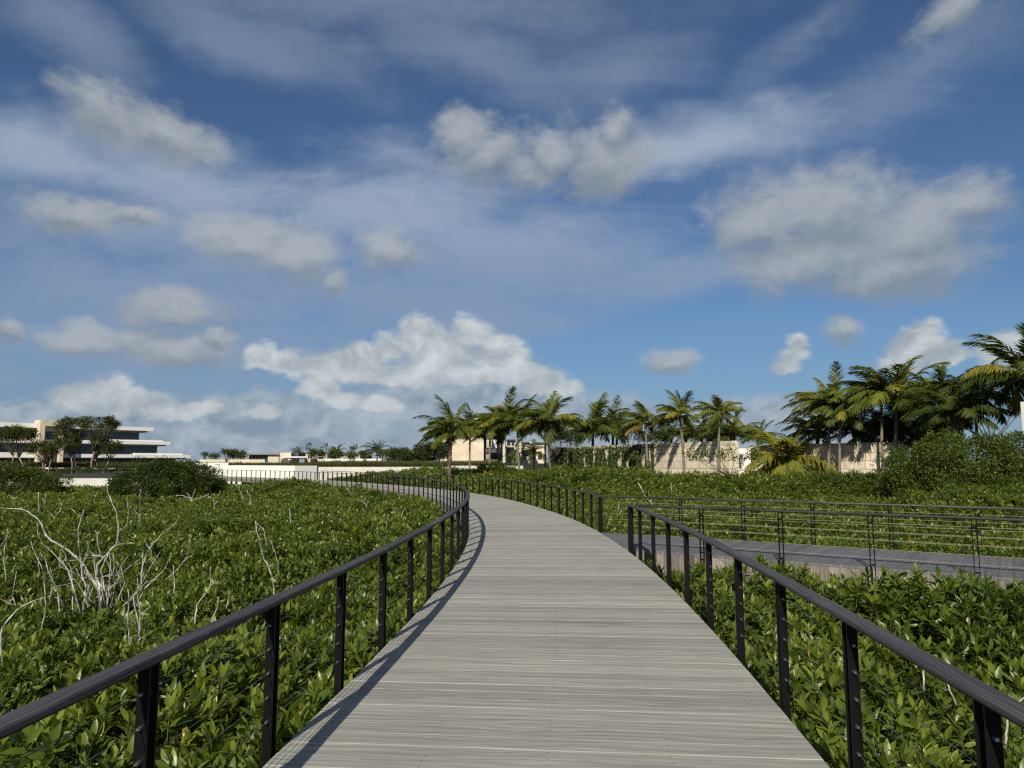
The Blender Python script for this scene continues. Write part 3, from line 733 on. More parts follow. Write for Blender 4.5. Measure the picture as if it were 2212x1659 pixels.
dead('long pale dead branch sweeping up from the photo\'s left edge', [([(0, 995), (60, 900), (110, 850), (180, 810), (250, 780), (380, 775)], 17, 4), ([(100, 830), (75, 760), (90, 680), (105, 610)], 10, 3), ([(5, 785), (60, 815), (100, 822)], 6, 5), ([(300, 770), (325, 760), (325, 690)], 6, 3)], z7)
dead('slim dead stem standing upright just left of the big dead bush', [([(290, 820), (280, 680), (270, 590), (230, 520), (195, 420)], 11, 4), ([(245, 660), (243, 520)], 4, 2)], z7)
dead('curved dead stem half cut off by the photo\'s left edge', [([(40, 660), (30, 560), (25, 480), (40, 400), (50, 340)], 9, 4), ([(0, 450), (35, 405)], 5, 3)], z7)
dead('forked dead branch, one long limb reaching up right of the big dead bush', [([(895, 635), (905, 560), (925, 500), (960, 440), (1010, 390), (1080, 330), (1120, 290), (1130, 255)], 14, 4), ([(900, 590), (905, 560), (900, 470)], 9, 4), ([(960, 545), (955, 480), (925, 435)], 6, 2)], z7)
dead('dead branch with two slender arms spread wide, midway to the left railing', [([(1100, 710), (1098, 640), (1095, 570)], 9, 4), ([(1045, 660), (1100, 620), (1150, 560), (1190, 490), (1200, 400), (1215, 380)], 8, 2), ([(1150, 555), (1190, 520), (1230, 500)], 6, 3)], z7)
dead('thick pale broken branch bent to the right just above the near handrail', [([(1240, 880), (1245, 820), (1290, 760), (1335, 700), (1330, 580)], 14, 4), ([(1335, 690), (1360, 680), (1390, 685)], 8, 3)], z7)
dead('small forked dead twig touching the near handrail from behind', [([(1340, 930), (1365, 860), (1385, 770)], 9, 5), ([(1385, 800), (1410, 790)], 5, 3)], z7)
dead('straight white dead stick beside a twisted pair of dead limbs', [([(820, 1030), (808, 900), (815, 790), (808, 720)], 14, 6)], z7)
dead('twisted pair of white dead limbs rising from one root in the near leaves', [([(880, 1060), (880, 950), (850, 830), (845, 780), (835, 750)], 14, 5), ([(885, 1000), (885, 850), (865, 740), (870, 650)], 11, 4), ([(880, 1030), (905, 1025), (925, 1030)], 12, 6), ([(890, 880), (940, 840)], 5, 3)], z7)
dead('tall pale dead stem with a side twig, left of the left railing\'s middle posts', [([(1730, 680), (1700, 590), (1670, 530), (1640, 420), (1620, 340), (1612, 290)], 15, 6), ([(1695, 585), (1725, 560)], 7, 3), ([(1620, 300), (1670, 350), (1685, 450)], 5, 3)], z7)
dead('thin grey dead stick leaning beside the tall pale dead stem', [([(1760, 570), (1740, 500), (1708, 410)], 6, 4)], z7)
dead('small y shaped dead twig above the arch of the big dead bush', [([(345, 270), (360, 245), (385, 220)], 6, 3), ([(345, 265), (320, 250)], 4, 3)], z7)
dead('thin upright dead twig with a left fork, behind the big dead bush', [([(885, 260), (885, 170), (890, 90)], 5, 3), ([(880, 260), (840, 212)], 6, 3)], z7)
dead('spreading dead twigs at the foot of the dark round bush', [([(1212, 150), (1235, 90)], 6, 3), ([(1205, 150), (1160, 130), (1115, 130)], 5, 3), ([(1215, 150), (1180, 115)], 4, 2), ([(1220, 155), (1290, 140), (1320, 120)], 5, 2)], z7, wpx=.4)
dead('tiny forked dead twig right of the spreading dead twigs', [([(1353, 190), (1348, 140)], 5, 3), ([(1353, 190), (1375, 165)], 4, 3)], z7, wpx=.4)
dead('leaning dead stick below the far end of the boardwalk, left of a pair', [([(1530, 130), (1510, 90), (1490, 55)], 8, 6)], z7, wpx=.4)
dead('leaning dead stick below the far end of the boardwalk, right of a pair', [([(1585, 155), (1575, 120), (1558, 90)], 7, 5)], z7, wpx=.4)
dead('lone vertical dead stick in the far left thicket', [([(245, 205), (242, 110)], 5, 3)], z7, wpx=.4)
dead('stubby branching dead twig in the far left thicket', [([(287, 165), (290, 118)], 5, 3), ([(287, 165), (265, 150)], 4, 2)], z7, wpx=.4)
dead('short dead twig hooked to the left above the big dead bush', [([(385, 205), (390, 180), (375, 150)], 5, 3)], z7, wpx=.4)
dead('short dead stub in the leaves right of the forked handrail twig', [([(1440, 800), (1452, 725)], 9, 5)], z7)
dead('fine curved dead twig near the left railing', [([(1500, 780), (1530, 750), (1545, 650)], 5, 3)], z7)
dead('pale jagged dead stump right of the near right railing', [([(1615, 850), (1610, 790), (1580, 735)], 16, 6), ([(1610, 790), (1625, 772)], 8, 5)], zr, wpx=.365, zb=-.1, hidden=.2)
dead('white pointed dead stick just over the near right handrail', [([(1755, 930), (1755, 830)], 16, 5)], zr, wpx=.365, zb=-.1, hidden=.2)
dead('dead branch with pale fork at the photo\'s right edge', [([(2115, 1150), (2115, 1090), (2150, 1065), (2212, 1020)], 18, 8), ([(2050, 1100), (2090, 1060), (2130, 1030)], 8, 4)], zr, wpx=.365, zb=-.1, hidden=.2)
dead('long pale dead stick leaning over the far railing of the side walk', [([(1070, 1340), (1020, 1290), (985, 1250), (935, 1190), (910, 1130), (865, 1060)], 9, 13), ([(1000, 1240), (990, 1225)], 9, 4)], z4, wpx=.22)
dead('thin upright dead stick beyond the side walk', [([(1195, 1210), (1198, 1150), (1190, 1065)], 7, 5)], z4, wpx=.22)
dead('small dead twigs behind the far railing near its corner post', [([(668, 1385), (680, 1240)], 5, 3), ([(690, 1350), (712, 1320)], 5, 3)], z4, wpx=.22)
dead('knotted pale dead twig in the left thicket near the railing bend', [([(1475, 985), (1470, 930), (1440, 890), (1425, 850)], 8, 3), ([(1472, 940), (1490, 900)], 4, 2)], z2, wpx=.244)
dead('short curved dead twig beneath the far boardwalk fascia', [([(1328, 850), (1325, 810), (1300, 780)], 6, 4)], z2, wpx=.244)
dead('white upright dead stub amid the left thicket', [([(800, 1065), (798, 1010), (790, 960)], 9, 6)], z2, wpx=.244)
dead('pair of fine dead twigs close to the left handrail', [([(1650, 1105), (1665, 1010)], 5, 3), ([(1665, 1060), (1705, 1050)], 5, 3), ([(1780, 1035), (1805, 970)], 5, 3)], z2, wpx=.244)

# tall sapling standing out of the left thicket
p = gz(722, 1150, -0.4)
r = np.random.default_rng(5); root = empty('mangrove_sapling', 'lone taller mangrove sapling with an orange leaf, left of the railing', 'sapling')
st = MB(); top = p + np.array([.02, 0, .75]); st.tube([p + np.array([0, 0, -1]), p, p + np.array([.03, 0, .4]), top], [.014, .012, .009, .006], 5, .2); st.build('stem', M['dbark'], root, True)
mb = MB()
for h in (.35, .55, .75):
    n = 10; ph = r.uniform(0, 6.28, n); el = r.uniform(-.3, 1.2, n); D = np.c_[np.cos(ph) * np.cos(el), np.sin(ph) * np.cos(el), np.sin(el)]
    t = r.uniform(.45, .8, n); t[0] = 1.0
    mb.batch(LF4, LQ4, frames(D) * r.uniform(.14, .2, n)[:, None, None], np.tile(p + np.array([.02, 0, h]), (n, 1)), t)
mb.build('leaves', M['mangrove'], root, True); place(root, p)

# ------------------------------------------------------------------ palms
def leaflets():                   # strip along y, drooping, 2 segments + tip
    v = np.array([(-.5, 0, 0), (.5, 0, 0), (-.48, .5, -.06), (.48, .5, -.06), (-.07, 1, -.26), (.07, 1, -.26)], float)
    return v, np.array([(0, 1, 3, 2), (2, 3, 5, 4)])
PLV, PLQ = leaflets()
def crown_mesh(mb, rb, top, L, n, r, wind, yellow, dry, tone, spread=1.0, nl=42, lw=.05, lmax=.28, lo=-8):
    n += 1
    for i in range(n):
        f = (i + .5) / n                                   # 0 young (upright) .. 1 old (drooping)
        az = i * 2.39996 + r.normal(0, .2)
        el = R(68 - (68 - lo) * f ** 1.0 + r.normal(0, 9))
        h = np.array([math.cos(az), math.sin(az), 0]); d = h * math.cos(el) + np.array([0, 0, math.sin(el)])
        d = norm(d + wind * (.25 + .25 * r.random()))
        Lf = L * r.uniform(.85, 1.1) * (.72 if f < .15 else 1); m = 12; ds = Lf / m
        pts = [top + d * .04]; q = top.copy()
        for k in range(m):
            s = k / m
            d = norm(d + (np.array([0, 0, -1]) * (.035 + .15 * s * (1.1 - .3 * f)) + wind * .055) * spread); q = q + d * ds; pts.append(q)
        pts = np.array(pts)
        if r.random() < dry and f > .7: tn = .985
        elif r.random() < yellow and f > .3: tn = r.uniform(.66, .84)
        else: tn = np.clip(tone + .04 + .22 * (1 - f) + r.normal(0, .08), .05, .66)
        rb.tube(pts, np.linspace(.032, .006, m + 1) * (L / 2.6), 4, min(.84, tn + .18))
        tg = norm(np.gradient(pts, axis=0))
        s = np.linspace(.13, .995, nl) + r.normal(0, .006, nl); s = np.clip(s, .1, .998)
        P = np.stack([np.interp(s * m, np.arange(m + 1), pts[:, k]) for k in range(3)], 1)
        T = norm(np.stack([np.interp(s * m, np.arange(m + 1), tg[:, k]) for k in range(3)], 1))
        up = norm(np.array([0, 0, 1.0]) - T * T[:, 2:3] + h * 1e-3)
        sd = np.cross(T, up)
        for sg in (-1, 1):
            hang = .12 + .42 * f + r.normal(0, .16, nl)
            D = norm(sd * sg * .75 + T * (.72 + .6 * s[:, None] ** 2) - np.array([0, 0, 1]) * hang[:, None] + wind * .35)
            ll = L * lmax * np.sin(np.pi * np.clip(s * .86 + .1, 0, 1)) ** .6 * r.uniform(.85, 1.15, nl)
            Mx = frames(D, up, r.normal(0, .45, nl)); Mx = Mx * np.stack([np.full(nl, lw * L / 2.6), ll, ll], 1)[:, None, :]
            mb.batch(PLV, PLQ, Mx, P, np.clip(tn + r.normal(0, .035, nl), 0, 1))
WIND = np.array([-1.0, .15, .12])
def palm(label, ctop, cbase, d, rad, seed, n=20, group='coconut palms along the stone walls', kind='coco', yellow=.2, dry=.05, tone=.28, tr=.13, base_z=None, wind=.55, lo=-8, name='palm_tree', nl=44):
    """ctop / cbase: pixel of the trunk's top and foot; rad: frond reach in pixels"""
    r = np.random.default_rng(seed); root = empty(name, label, 'palm tree', group)
    top = at(ctop[0], ctop[1], d); bot = at(cbase[0], cbase[1], d)
    gzz = float(land(np.array([bot[0]]), np.array([d]))[0]); foot = bot + (bot - top) / max(.1, top[2] - bot[2]) * max(0, bot[2] - gzz + .1)
    mid = (foot + top) / 2 + np.array([r.normal(0, .1), r.normal(0, .1), 0])
    s = np.linspace(0, 1, 15); C = (1 - s)[:, None] ** 2 * foot + 2 * (s * (1 - s))[:, None] * mid + s[:, None] ** 2 * top
    tk = MB()
    if kind == 'coco':
        rr = tr * (1.0 - .32 * s) * (1 + .5 * np.exp(-s * 14)); tk.tube(C, rr, 10); tk.build('trunk', M['ptrunk'], root, True)
        sh = MB(); sh.tube([top - np.array([0, 0, .35]), top - np.array([0, 0, .1]), top + np.array([0, 0, .25])], [tr * .8, tr * 1.15, tr * .5], 9); sh.build('crown_shaft', M['fibre'], root, True)
    else:
        s2 = np.linspace(0, 1, 40); C2 = np.stack([np.interp(s2, s, C[:, k]) for k in range(3)], 1)
        tk.tube(C2, tr * (1 + .1 * np.sin(np.arange(40) * 2.1)) * r.uniform(.9, 1.12, 40), 10); tk.build('trunk', M['fibre'], root, True)
        sb = MB(); nst = 60
        for i in range(nst):
            a = i * 2.4; hh = r.uniform(-.9, .25) if kind == 'stub' else r.uniform(-.5, .2); o = np.array([math.cos(a), math.sin(a), 0])
            b0 = top + np.array([0, 0, hh]) + o * tr * .75; sb.tube([b0, b0 + o * .07 + np.array([0, 0, .22]), b0 + o * r.uniform(.12, .24) + np.array([0, 0, r.uniform(.35, .6)])], [.06, .05, .02], 5)
        sb.build('frond_stubs', M['stub'], root, True)
    L = rad / F * d * 1.42
    mb, rb = MB(), MB(); crown_mesh(mb, mb, top + np.array([0, 0, .12]), L, n, r, WIND * wind, yellow, dry, tone, 1.0, nl, lo=lo)
    mb.build('crown', M['frond'], root, True)
    place(root, foot); return root
def Z3(x, y): return ((1650 + x / 2.765) * .54, (1500 + y / 2.765) * .54)
def Z4(x, y): return ((2200 + x / 2.458) * .54, (1500 + y / 2.458) * .54)
def Z5(x, y): return ((2900 + x / 1.8495) * .54, (1300 + y / 1.8495) * .54)
palm('palm with a thick shaggy fibrous trunk in front of the off-white planter wall', Z3(415, 640), Z3(405, 1075), 62, 58, 21, 24, kind='date', tr=.20, yellow=.0, tone=.22, wind=.7)
palm('slender dark palm standing right in front of the beige hotel side wall', Z3(640, 640), Z3(640, 1000), 76, 50, 22, 20, yellow=.05, tone=.12, tr=.12, wind=.75)
palm('palm with yellow wind-blown fronds at the corner of the beige hotel', Z3(858, 610), Z3(850, 1000), 72, 46, 23, 18, yellow=.6, tone=.35, wind=.8)
palm('palm with a pale short trunk squeezed between two taller palms by the hotel corner', Z3(945, 620), Z3(945, 970), 80, 46, 24, 18, yellow=.1, tone=.2, wind=.75)
palm('tall dense dark palm just right of the hotel corner', Z3(985, 560), Z3(985, 985), 74, 58, 25, 24, yellow=.05, tone=.16, wind=.7)
palm('tall palm with a pale leaning trunk before the hotel balconies', Z3(1160, 540), Z3(1188, 1000), 70, 52, 26, 22, yellow=.12, tone=.2, wind=.6)
palm('straight palm behind and left of a very tall spreading palm', Z3(1465, 560), Z3(1462, 995), 73, 50, 27, 18, yellow=.1, tone=.18, wind=.7)
palm('very tall spreading palm with a long drooping pale frond, left of the creeper wall', Z3(1497, 530), Z3(1530, 1010), 66, 62, 28, 25, yellow=.1, tone=.18, wind=.45)
palm('wind-swept palm standing in front of the creeper covered part of the stone wall', Z4(938, 490), Z4(968, 950), 66.3, 46, 29, 21, yellow=.3, tone=.28, wind=.75)
palm('palm with dark upright fronds before the middle of the bare stone wall', Z4(1278, 420), Z4(1315, 950), 62.4, 50, 30, 22, yellow=.25, tone=.25, wind=.6)
palm('palm with bright yellow lower fronds before the right end of the stone wall', Z4(1665, 400), Z4(1660, 1000), 58.4, 46, 31, 22, yellow=.5, tone=.32, wind=.15)
palm('short young palm with big yellow-green arching fronds right of the white vent wall', Z5(462, 1000), Z5(466, 1080), 62, 92, 32, 21, yellow=.45, tone=.56, wind=.03, tr=.17, lo=-22)
palm('palm with sunlit yellow fronds reaching left, in front of the right stone wall', Z5(768, 600), Z5(765, 1040), 58.0, 68, 33, 18, yellow=.5, tone=.35, wind=.75)
palm('green palm close beside the sunlit yellow one, before the right stone wall', Z5(846, 640), Z5(846, 1040), 57.1, 62, 34, 20, yellow=.15, tone=.3, wind=.45)
palm('dark trunked palm just left of the tallest palm by the right stone wall', Z5(1160, 540), Z5(1172, 1010), 54.8, 78, 35, 22, yellow=.2, tone=.15, wind=.6)
palm('tallest sunlit palm with hanging dry fronds at the end of the right stone wall', Z5(1266, 550), Z5(1275, 1010), 54.2, 84, 36, 26, yellow=.4, dry=.2, tone=.36, wind=.3, tr=.15)
palm('dark palm in shade right of the end of the right stone wall', Z5(1588, 560), Z5(1580, 1000), 50, 70, 37, 24, yellow=.05, dry=.15, tone=.08, wind=.4)
palm('stout palm with a fat bundle of cut yellow frond stubs', Z5(1715, 690), Z5(1716, 900), 47, 76, 38, 24, kind='stub', tr=.33, yellow=.0, tone=.1, wind=.25, lo=10)
palm('palm with stiff upright blue-green fronds above the tall mangrove mound', Z5(1852, 540), Z5(1862, 760), 49, 76, 39, 24, yellow=.0, tone=.1, wind=.25)
palm('large overhanging palm cut off by the photo\'s right edge', Z5(2235, 400), Z5(2262, 900), 44, 104, 40, 26, yellow=.1, tone=.16, wind=.35)
GB = 'bushy palms behind the stone walls'
for lab, X_, Y_, d, rad, sd, n, tone in [
        ('broad bushy palm clump rising behind the creeper wall', *Z4(420, 560), 92, 58, 50, 30, .22), ('second bushy palm just right of the broad clump behind the creeper wall', *Z4(620, 560), 92, 44, 51, 24, .16),
        ('narrow spiky palm peeking over the wall left of the wind-swept palm', *Z4(660, 500), 96, 34, 52, 14, .14),
        ('low bushy palm behind the stone wall, left of the dark upright palm trunk', *Z4(1190, 610), 84, 26, 53, 20, .1), ('low bushy palm behind the stone wall, right of the dark upright palm trunk', *Z4(1340, 600), 80, 30, 54, 20, .12),
        ('spiky green palm behind the stone wall, midway between two trunks', *Z4(1490, 610), 78, 32, 55, 22, .14), ('bushy palm behind the stone wall, directly beside the yellow fronded palm trunk', *Z4(1640, 600), 76, 36, 56, 24, .13),
        ('round bushy palm behind the stone wall\'s right end', *Z4(1800, 610), 72, 42, 57, 26, .13),
        ('small dark palm beyond the short young palm', *Z5(250, 850), 72, 34, 58, 18, .1), ('bushy palm with orange frond bases over the right stone wall\'s left part', *Z5(690, 790), 62, 52, 59, 22, .14),
        ('dark bushy palm between two trunks over the right stone wall', *Z5(960, 800), 60, 52, 60, 24, .08), ('palm with fanned orange frond bases behind the right stone wall', *Z5(1095, 800), 58, 48, 61, 22, .1),
        ('shaded bushy palm left of the tallest sunlit palm\'s trunk', *Z5(1225, 790), 58, 50, 62, 24, .08), ('low dark palm right of the stone wall end, in deep shade', *Z5(1400, 860), 56, 52, 63, 24, .05), ('low dark palm in the gap beside the stout stubby palm', *Z5(1520, 820), 58, 48, 64, 24, .05)]:
    palm(lab, (X_, Y_), (X_, 1000), d, rad * 1.15, sd, n, GB, 'date', 0, 0, tone, .17, wind=.3, lo=5, name='bushy_palm', nl=28)
for lab, X_, Y_, d, rad, sd in [('low palm in front of the hotel\'s receding balconies', *Z3(1345, 860), 86, 30, 70), ('tiny palm with thin fronds at the hotel terrace', *Z3(1130, 930), 110, 17, 71)]:
    palm(lab, (X_, Y_), (X_, 1004), d, rad, sd, 18, 'small palms by the hotel', 'date', .1, 0, .15, .14, wind=.3, lo=-10, nl=24)

# ------------------------------------------------------------------ walls
def curved_wall(name, label, pts, z0, z1, th=.45, mat='stone', group=None):
    P = resample(smooth_line(np.array(pts, float), .3, 60), .6); mb = MB()
    A, B = P, offset(P, -th) if True else P
    L = np.r_[0, np.cumsum(np.linalg.norm(np.diff(P, axis=0), axis=1))]; n = len(P)
    v = np.vstack([np.c_[A, np.full(n, z0)], np.c_[A, np.full(n, z1)], np.c_[B, np.full(n, z1)], np.c_[B, np.full(n, z0)]])
    g = np.vstack([np.c_[L, np.full(n, z0), np.zeros(n)], np.c_[L, np.full(n, z1), np.zeros(n)], np.c_[L, np.full(n, z1 + th), np.zeros(n)], np.c_[L, np.full(n, z0), np.ones(n)]])
    q = []
    for i in range(n - 1):
        for k in range(3): a = k * n + i; q.append((a, a + 1, a + n + 1, a + n))
        q.append((3 * n + i, 3 * n + i + 1, i + 1, i))
    q += [(0, n, 2 * n, 3 * n), (n - 1, 4 * n - 1, 3 * n - 1, 2 * n - 1)]
    mb.add(v, q, None, .5, g)
    o = mb.build(name, M[mat]); tag(o, label, 'wall', group); return o, P
wall1, WP1 = curved_wall('stone_wall', 'long curved pale stone block wall half covered in creeper', STW, 0.0, 3.62)
e = WP1[-1]
def Dx(X, d): return (X - 1106) / F * d
wl2 = [(Dx(1621, 66), 66.5), (Dx(1690, 64.5), 64.5), (Dx(1767, 60), 60), (Dx(1830, 57.5), 57.5), (Dx(1900, 56), 56), (Dx(1958, 55), 55)]
wall2, WP2 = curved_wall('stone_wall', 'pale stone block wall shaded by palms, at the right beside the mangrove mound', wl2, -.2, 3.42)
# white rendered block with a louvred vent between the stone walls
vb = empty('vent_wall', 'plain white wall with a louvred vent between the two stone walls', 'wall')
mb = MB(); x0, x1 = Dx(1578, 61.5), Dx(1619, 61.5); mb.box(x0, x1, 61.5, 66.9, -.5, 3.05); mb.build('wall_face', M['white'], vb)
pv = at((2200 + 1858 / 2.458) * .54, (1500 + 825 / 2.458) * .54, 61.45)
vt = MB(); vt.box(pv[0] - .42, pv[0] + .42, 61.44, 61.497, pv[2] - .52, pv[2] + .52); vt = vt.build('vent', M['white2'], vb)
for k in range(5):
    lv = MB(); zz = pv[2] - .36 + k * .17; lv.hexa([(pv[0] - .3, 61.36, zz), (pv[0] + .3, 61.36, zz), (pv[0] + .3, 61.437, zz + .07), (pv[0] - .3, 61.437, zz + .07), (pv[0] - .3, 61.36, zz + .03), (pv[0] + .3, 61.36, zz + .03), (pv[0] + .3, 61.437, zz + .10), (pv[0] - .3, 61.437, zz + .10)]); lv.build('louvre', M['grey'], vt)
place(vb, (x0, 61.5, -.5))
mb = MB(); p0 = at(2204, 868, 41); k_ = 43 / 41; mb.prism([(p0[0], 41), (p0[0] + 5, 40.2), (p0[0] * k_ + 5, 42.2), (p0[0] * k_ + .02, 43)], -1.5, p0[2]); tag(mb.build('white_pillar', M['white2']), 'tall plain white wall end just visible at the photo\'s right edge', 'wall')
# creeper on wall 1
r = np.random.default_rng(77); N = 15000
s = r.random(N); sW = s ** 1.0 * .70; i = sW * (len(WP1) - 1); k = i.astype(int); P2 = WP1[k] + (WP1[np.minimum(k + 1, len(WP1) - 1)] - WP1[k]) * (i - k)[:, None]
t = norm(np.gradient(WP1, axis=0))[k]; nr = np.c_[t[:, 1], -t[:, 0]]; nr = np.where((nr[:, 1:2] > 0), -nr, nr)
h = r.random(N) ** .75; z = 3.66 - h * 2.9
dens = vnoise(sW * 60, z * .5 + 3, 4) + .35 * vnoise(sW * 160, z * 2.4, 8) + .55 * (1 - sW / .7) * .6 + .25 * (h < .12)
keep = dens > (.58 + .35 * sstep(.5, .7, sW))
P3 = np.c_[P2, z] + np.c_[nr * r.uniform(.02, .22, N)[:, None], r.normal(0, .04, N)]
P3, nr3 = P3[keep], nr[keep]; n = len(P3)
D = norm(np.c_[nr3 * .6, np.full(n, -.6)] + r.normal(0, .5, (n, 3)))
mb = MB(); mb.batch(LF2, LQ2, frames(D, np.c_[nr3, np.full(n, .3)], r.normal(0, .5, n)) * (r.uniform(.12, .22, n))[:, None, None] * np.array([1.8, 1, 1]), P3, np.clip(r.uniform(.1, .95, n), 0, 1))
for j in range(30):
    q = r.integers(0, int(len(WP1) * .7)); a = WP1[q]; nn_ = np.array([-.75, -.65]) * .06
    hh = r.uniform(.8, 2.6); mb.tube([(*(a + nn_), 3.6), (*(a + nn_ + r.normal(0, .12, 2)), 3.6 - hh / 2), (*(a + nn_ + r.normal(0, .2, 2)), 3.6 - hh)], [.02, .016, .008], 4, .2)
tag(mb.build('climbing_creeper', M['ivy'], None, True), 'green creeper hanging over the left part of the long stone wall', 'creeper')
# umbrella shaped sparse shrub before the wall
b = at(1555, 1012, 50); cr = at(1560, 984, 50)
tree('spreading_shrub', 'flat topped airy shrub with fine leaves before the stone wall\'s end and vent wall', (cr[0] + .4, 50, .2), cr, 3.0, .55, 81, 900, .16, mat='bush', bark='dbark', trunk_r=.05, nc=40, crad=.3, tlo=.2, thi=.8)

# white end wall of the boardwalk, and the planter wall
ww = empty('white_wall', 'bright white rendered wall closing the far end of the boardwalk', 'wall')
a = np.array([Dx(464, 102.5), 102.5]); bb = np.array([Dx(640, 86.5), 86.5]); nn_ = norm(np.array([-(bb - a)[1], (bb - a)[0]])); nn_ = nn_ if nn_[1] > 0 else -nn_
mb = MB(); mb.prism([a, bb, bb + nn_ * 3, a + nn_ * 3], -1.9, 1.45); mb.build('wall_face', M['white'], ww)
c2 = np.array([Dx(660, 88.3), 88.3]); mb = MB(); mb.prism([bb + np.array([.005, .01]), c2, c2 + nn_ * 2, bb + nn_ * 2.2 + np.array([.005, .01])], -1.9, 1.47); mb.build('return_wall', M['white2'], ww)  # greyer render paints in the dimmer light on this turned face
mb = MB(); mb.prism([(Dx(425, 107), 107), (Dx(497, 106), 106), (Dx(497, 106), 107.5), (Dx(425, 107), 108.5)], -1.9, 1.78); mb.build('rear_wall', M['white'], ww)
place(ww, (*bb, -1.9))
mb = MB(); mb.box(Dx(655, 95), Dx(968, 95), 95, 95.5, -1.9, 1.26); tag(mb.build('planter_wall', M['white2']), 'long low off-white planter wall with grass growing over its top', 'wall')  # greyer tone stands in for slight shade on this face
mb = MB(); mb.box(Dx(968, 94) + .01, Dx(1130, 94), 94, 94.5, -1.9, 1.42); tag(mb.build('planter_wall', M['white2']), 'short shaded white wall piece in front of the beige hotel', 'wall')
mb = MB(); q0, q1 = at(432, 992.5, 128), at(572, 992.5, 128); mb.box(q0[0], q1[0], 128, 128.5, .5, q0[2]); tag(mb.build('cream_wall', M['cream']), 'long cream garden wall beyond the bright white wall', 'wall')
mb = MB(); q0, q1 = at(700, 991, 142), at(836, 991, 142); mb.box(q0[0], q1[0], 142, 142.5, .8, q0[2]); tag(mb.build('garden_wall', M['white']), 'thin white garden wall in front of the distant villas', 'wall')
q2 = at(853, 991, 142.5); mb = MB(); mb.box(q1[0] + .01, q2[0], 142.2, 144, .8, q0[2] + .05); tag(mb.build('garden_wall', M['grey']), 'short grey wall end beside the thin white garden wall', 'wall')
# road bridge at left
rb_ = empty('road_bridge', 'low road bridge with a pale rendered side and dark asphalt top, at the far left', 'bridge')
xl, xr = Dx(-160, 86), Dx(395, 86)
mb = MB(); mb.hexa([(xl, 86, -1.35), (xr, 84.5, -1.35), (xr, 131, -1.35), (xl, 131, -1.35), (xl, 86, -.02), (xr, 84.5, -.02), (xr, 131, -.02), (xl, 131, -.02)]); mb.build('side_wall', M['white2'], rb_)
mb = MB(); mb.hexa([(xl, 86.25, -.016), (xr, 84.75, -.016), (xr, 129, -.016), (xl, 129, -.016), (xl, 86.25, .06), (xr, 84.75, .06), (xr, 129, .06), (xl, 129, .06)]); mb.build('road_surface', M['asphalt'], rb_)
mb = MB(); mb.box(xl, xr, 129.01, 129.35, -.016, .26); mb.build('kerb', M['grey'], rb_)
place(rb_, ((xl + xr) / 2, 86, -1.35))
mb = MB(); mb.box(xl, xr, 129.36, 136.5, -1.5, .22); tag(mb.build('planting_strip', M['mud']), 'strip of planted soil beyond the road', 'planting strip', kind='structure')
mb = MB(); q0 = at(60, 1010, 136.6); q1 = at(520, 1010, 136.6); mb.box(q0[0], q1[0], 136.6, 137, -.5, q0[2]); tag(mb.build('low_white_wall', M['white']), 'low white wall behind the row of pale trunked trees', 'wall')

# ------------------------------------------------------------------ hotel at the left
FA = np.array([-113.0, 157.0]); FE = norm(np.array([22.2, 23.0])); FN = np.array([FE[1], -FE[0]])
def fpt(s, t): return FA + FE * s - FN * t
def fbox(mb, s0, s1, t0, t1, z0, z1): mb.prism([fpt(s0, t0), fpt(s1, t0), fpt(s1, t1), fpt(s0, t1)], z0, z1)
hb = empty('hotel_building', 'modern three storey white hotel with stepped terraces and dark glass', 'building')
def slab(s0, s1, z0, z1, t0=0, t1=14, nm='terrace_slab', mat='white', par=None):
    mb = MB(); fbox(mb, s0, s1, t0, t1, z0, z1); return mb.build(nm, M[mat], par or hb)
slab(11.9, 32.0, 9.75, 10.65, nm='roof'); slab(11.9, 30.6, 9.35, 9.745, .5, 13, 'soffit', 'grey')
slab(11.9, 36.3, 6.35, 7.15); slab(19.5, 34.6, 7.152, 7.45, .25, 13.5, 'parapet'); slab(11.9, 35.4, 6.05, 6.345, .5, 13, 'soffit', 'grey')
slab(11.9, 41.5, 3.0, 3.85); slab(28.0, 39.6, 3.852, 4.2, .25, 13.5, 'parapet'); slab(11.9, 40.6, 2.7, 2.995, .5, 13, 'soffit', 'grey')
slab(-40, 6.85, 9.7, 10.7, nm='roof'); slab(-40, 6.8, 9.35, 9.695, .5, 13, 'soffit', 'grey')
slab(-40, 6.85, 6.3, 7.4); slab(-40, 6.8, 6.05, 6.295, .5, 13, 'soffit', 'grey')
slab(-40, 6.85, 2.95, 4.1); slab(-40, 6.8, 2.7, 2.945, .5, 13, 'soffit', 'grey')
slab(-40, 40.5, -.5, .75, .4, 14, 'plinth', 'grey')
for z0, z1, sa, sb in ((.752, 2.695, 12.0, 38.5), (4.205, 6.045, 12.0, 33.8), (7.455, 9.345, 12.0, 29.3), (.752, 2.695, -39, 6.7), (4.105, 6.045, -39, 6.7), (7.405, 9.345, -39, 6.7)):
    zz = 3.855 if (z0 > 4 and z0 < 5 and sa > 0) else (7.155 if z0 > 7.4 and sa > 0 else z0)
    nb = max(2, int(round((sb - sa) / 4.6))); wdt = (sb - sa) / nb
    for k in range(nb):
        a0 = sa + k * wdt
        if a0 + wdt < -4: continue
        g_ = MB(); fbox(g_, a0 + .12, a0 + wdt - .12, 1.9, 2.05, zz, z1); wn = g_.build('window', M['glass'], hb)
        fr = MB(); fbox(fr, a0 - .12, a0 + .115, 1.75, 2.3, zz, z1)
        for j in range(1, 4): fbox(fr, a0 + wdt * j / 4 - .05, a0 + wdt * j / 4 + .05, 1.82, 1.895, zz, z1)
        fr.build('window_frame', M['dgrey'], wn)
    e_ = MB(); fbox(e_, sb - .11, sb, 1.9, 12, zz, z1); e_.build('end_glazing', M['glass'], hb)
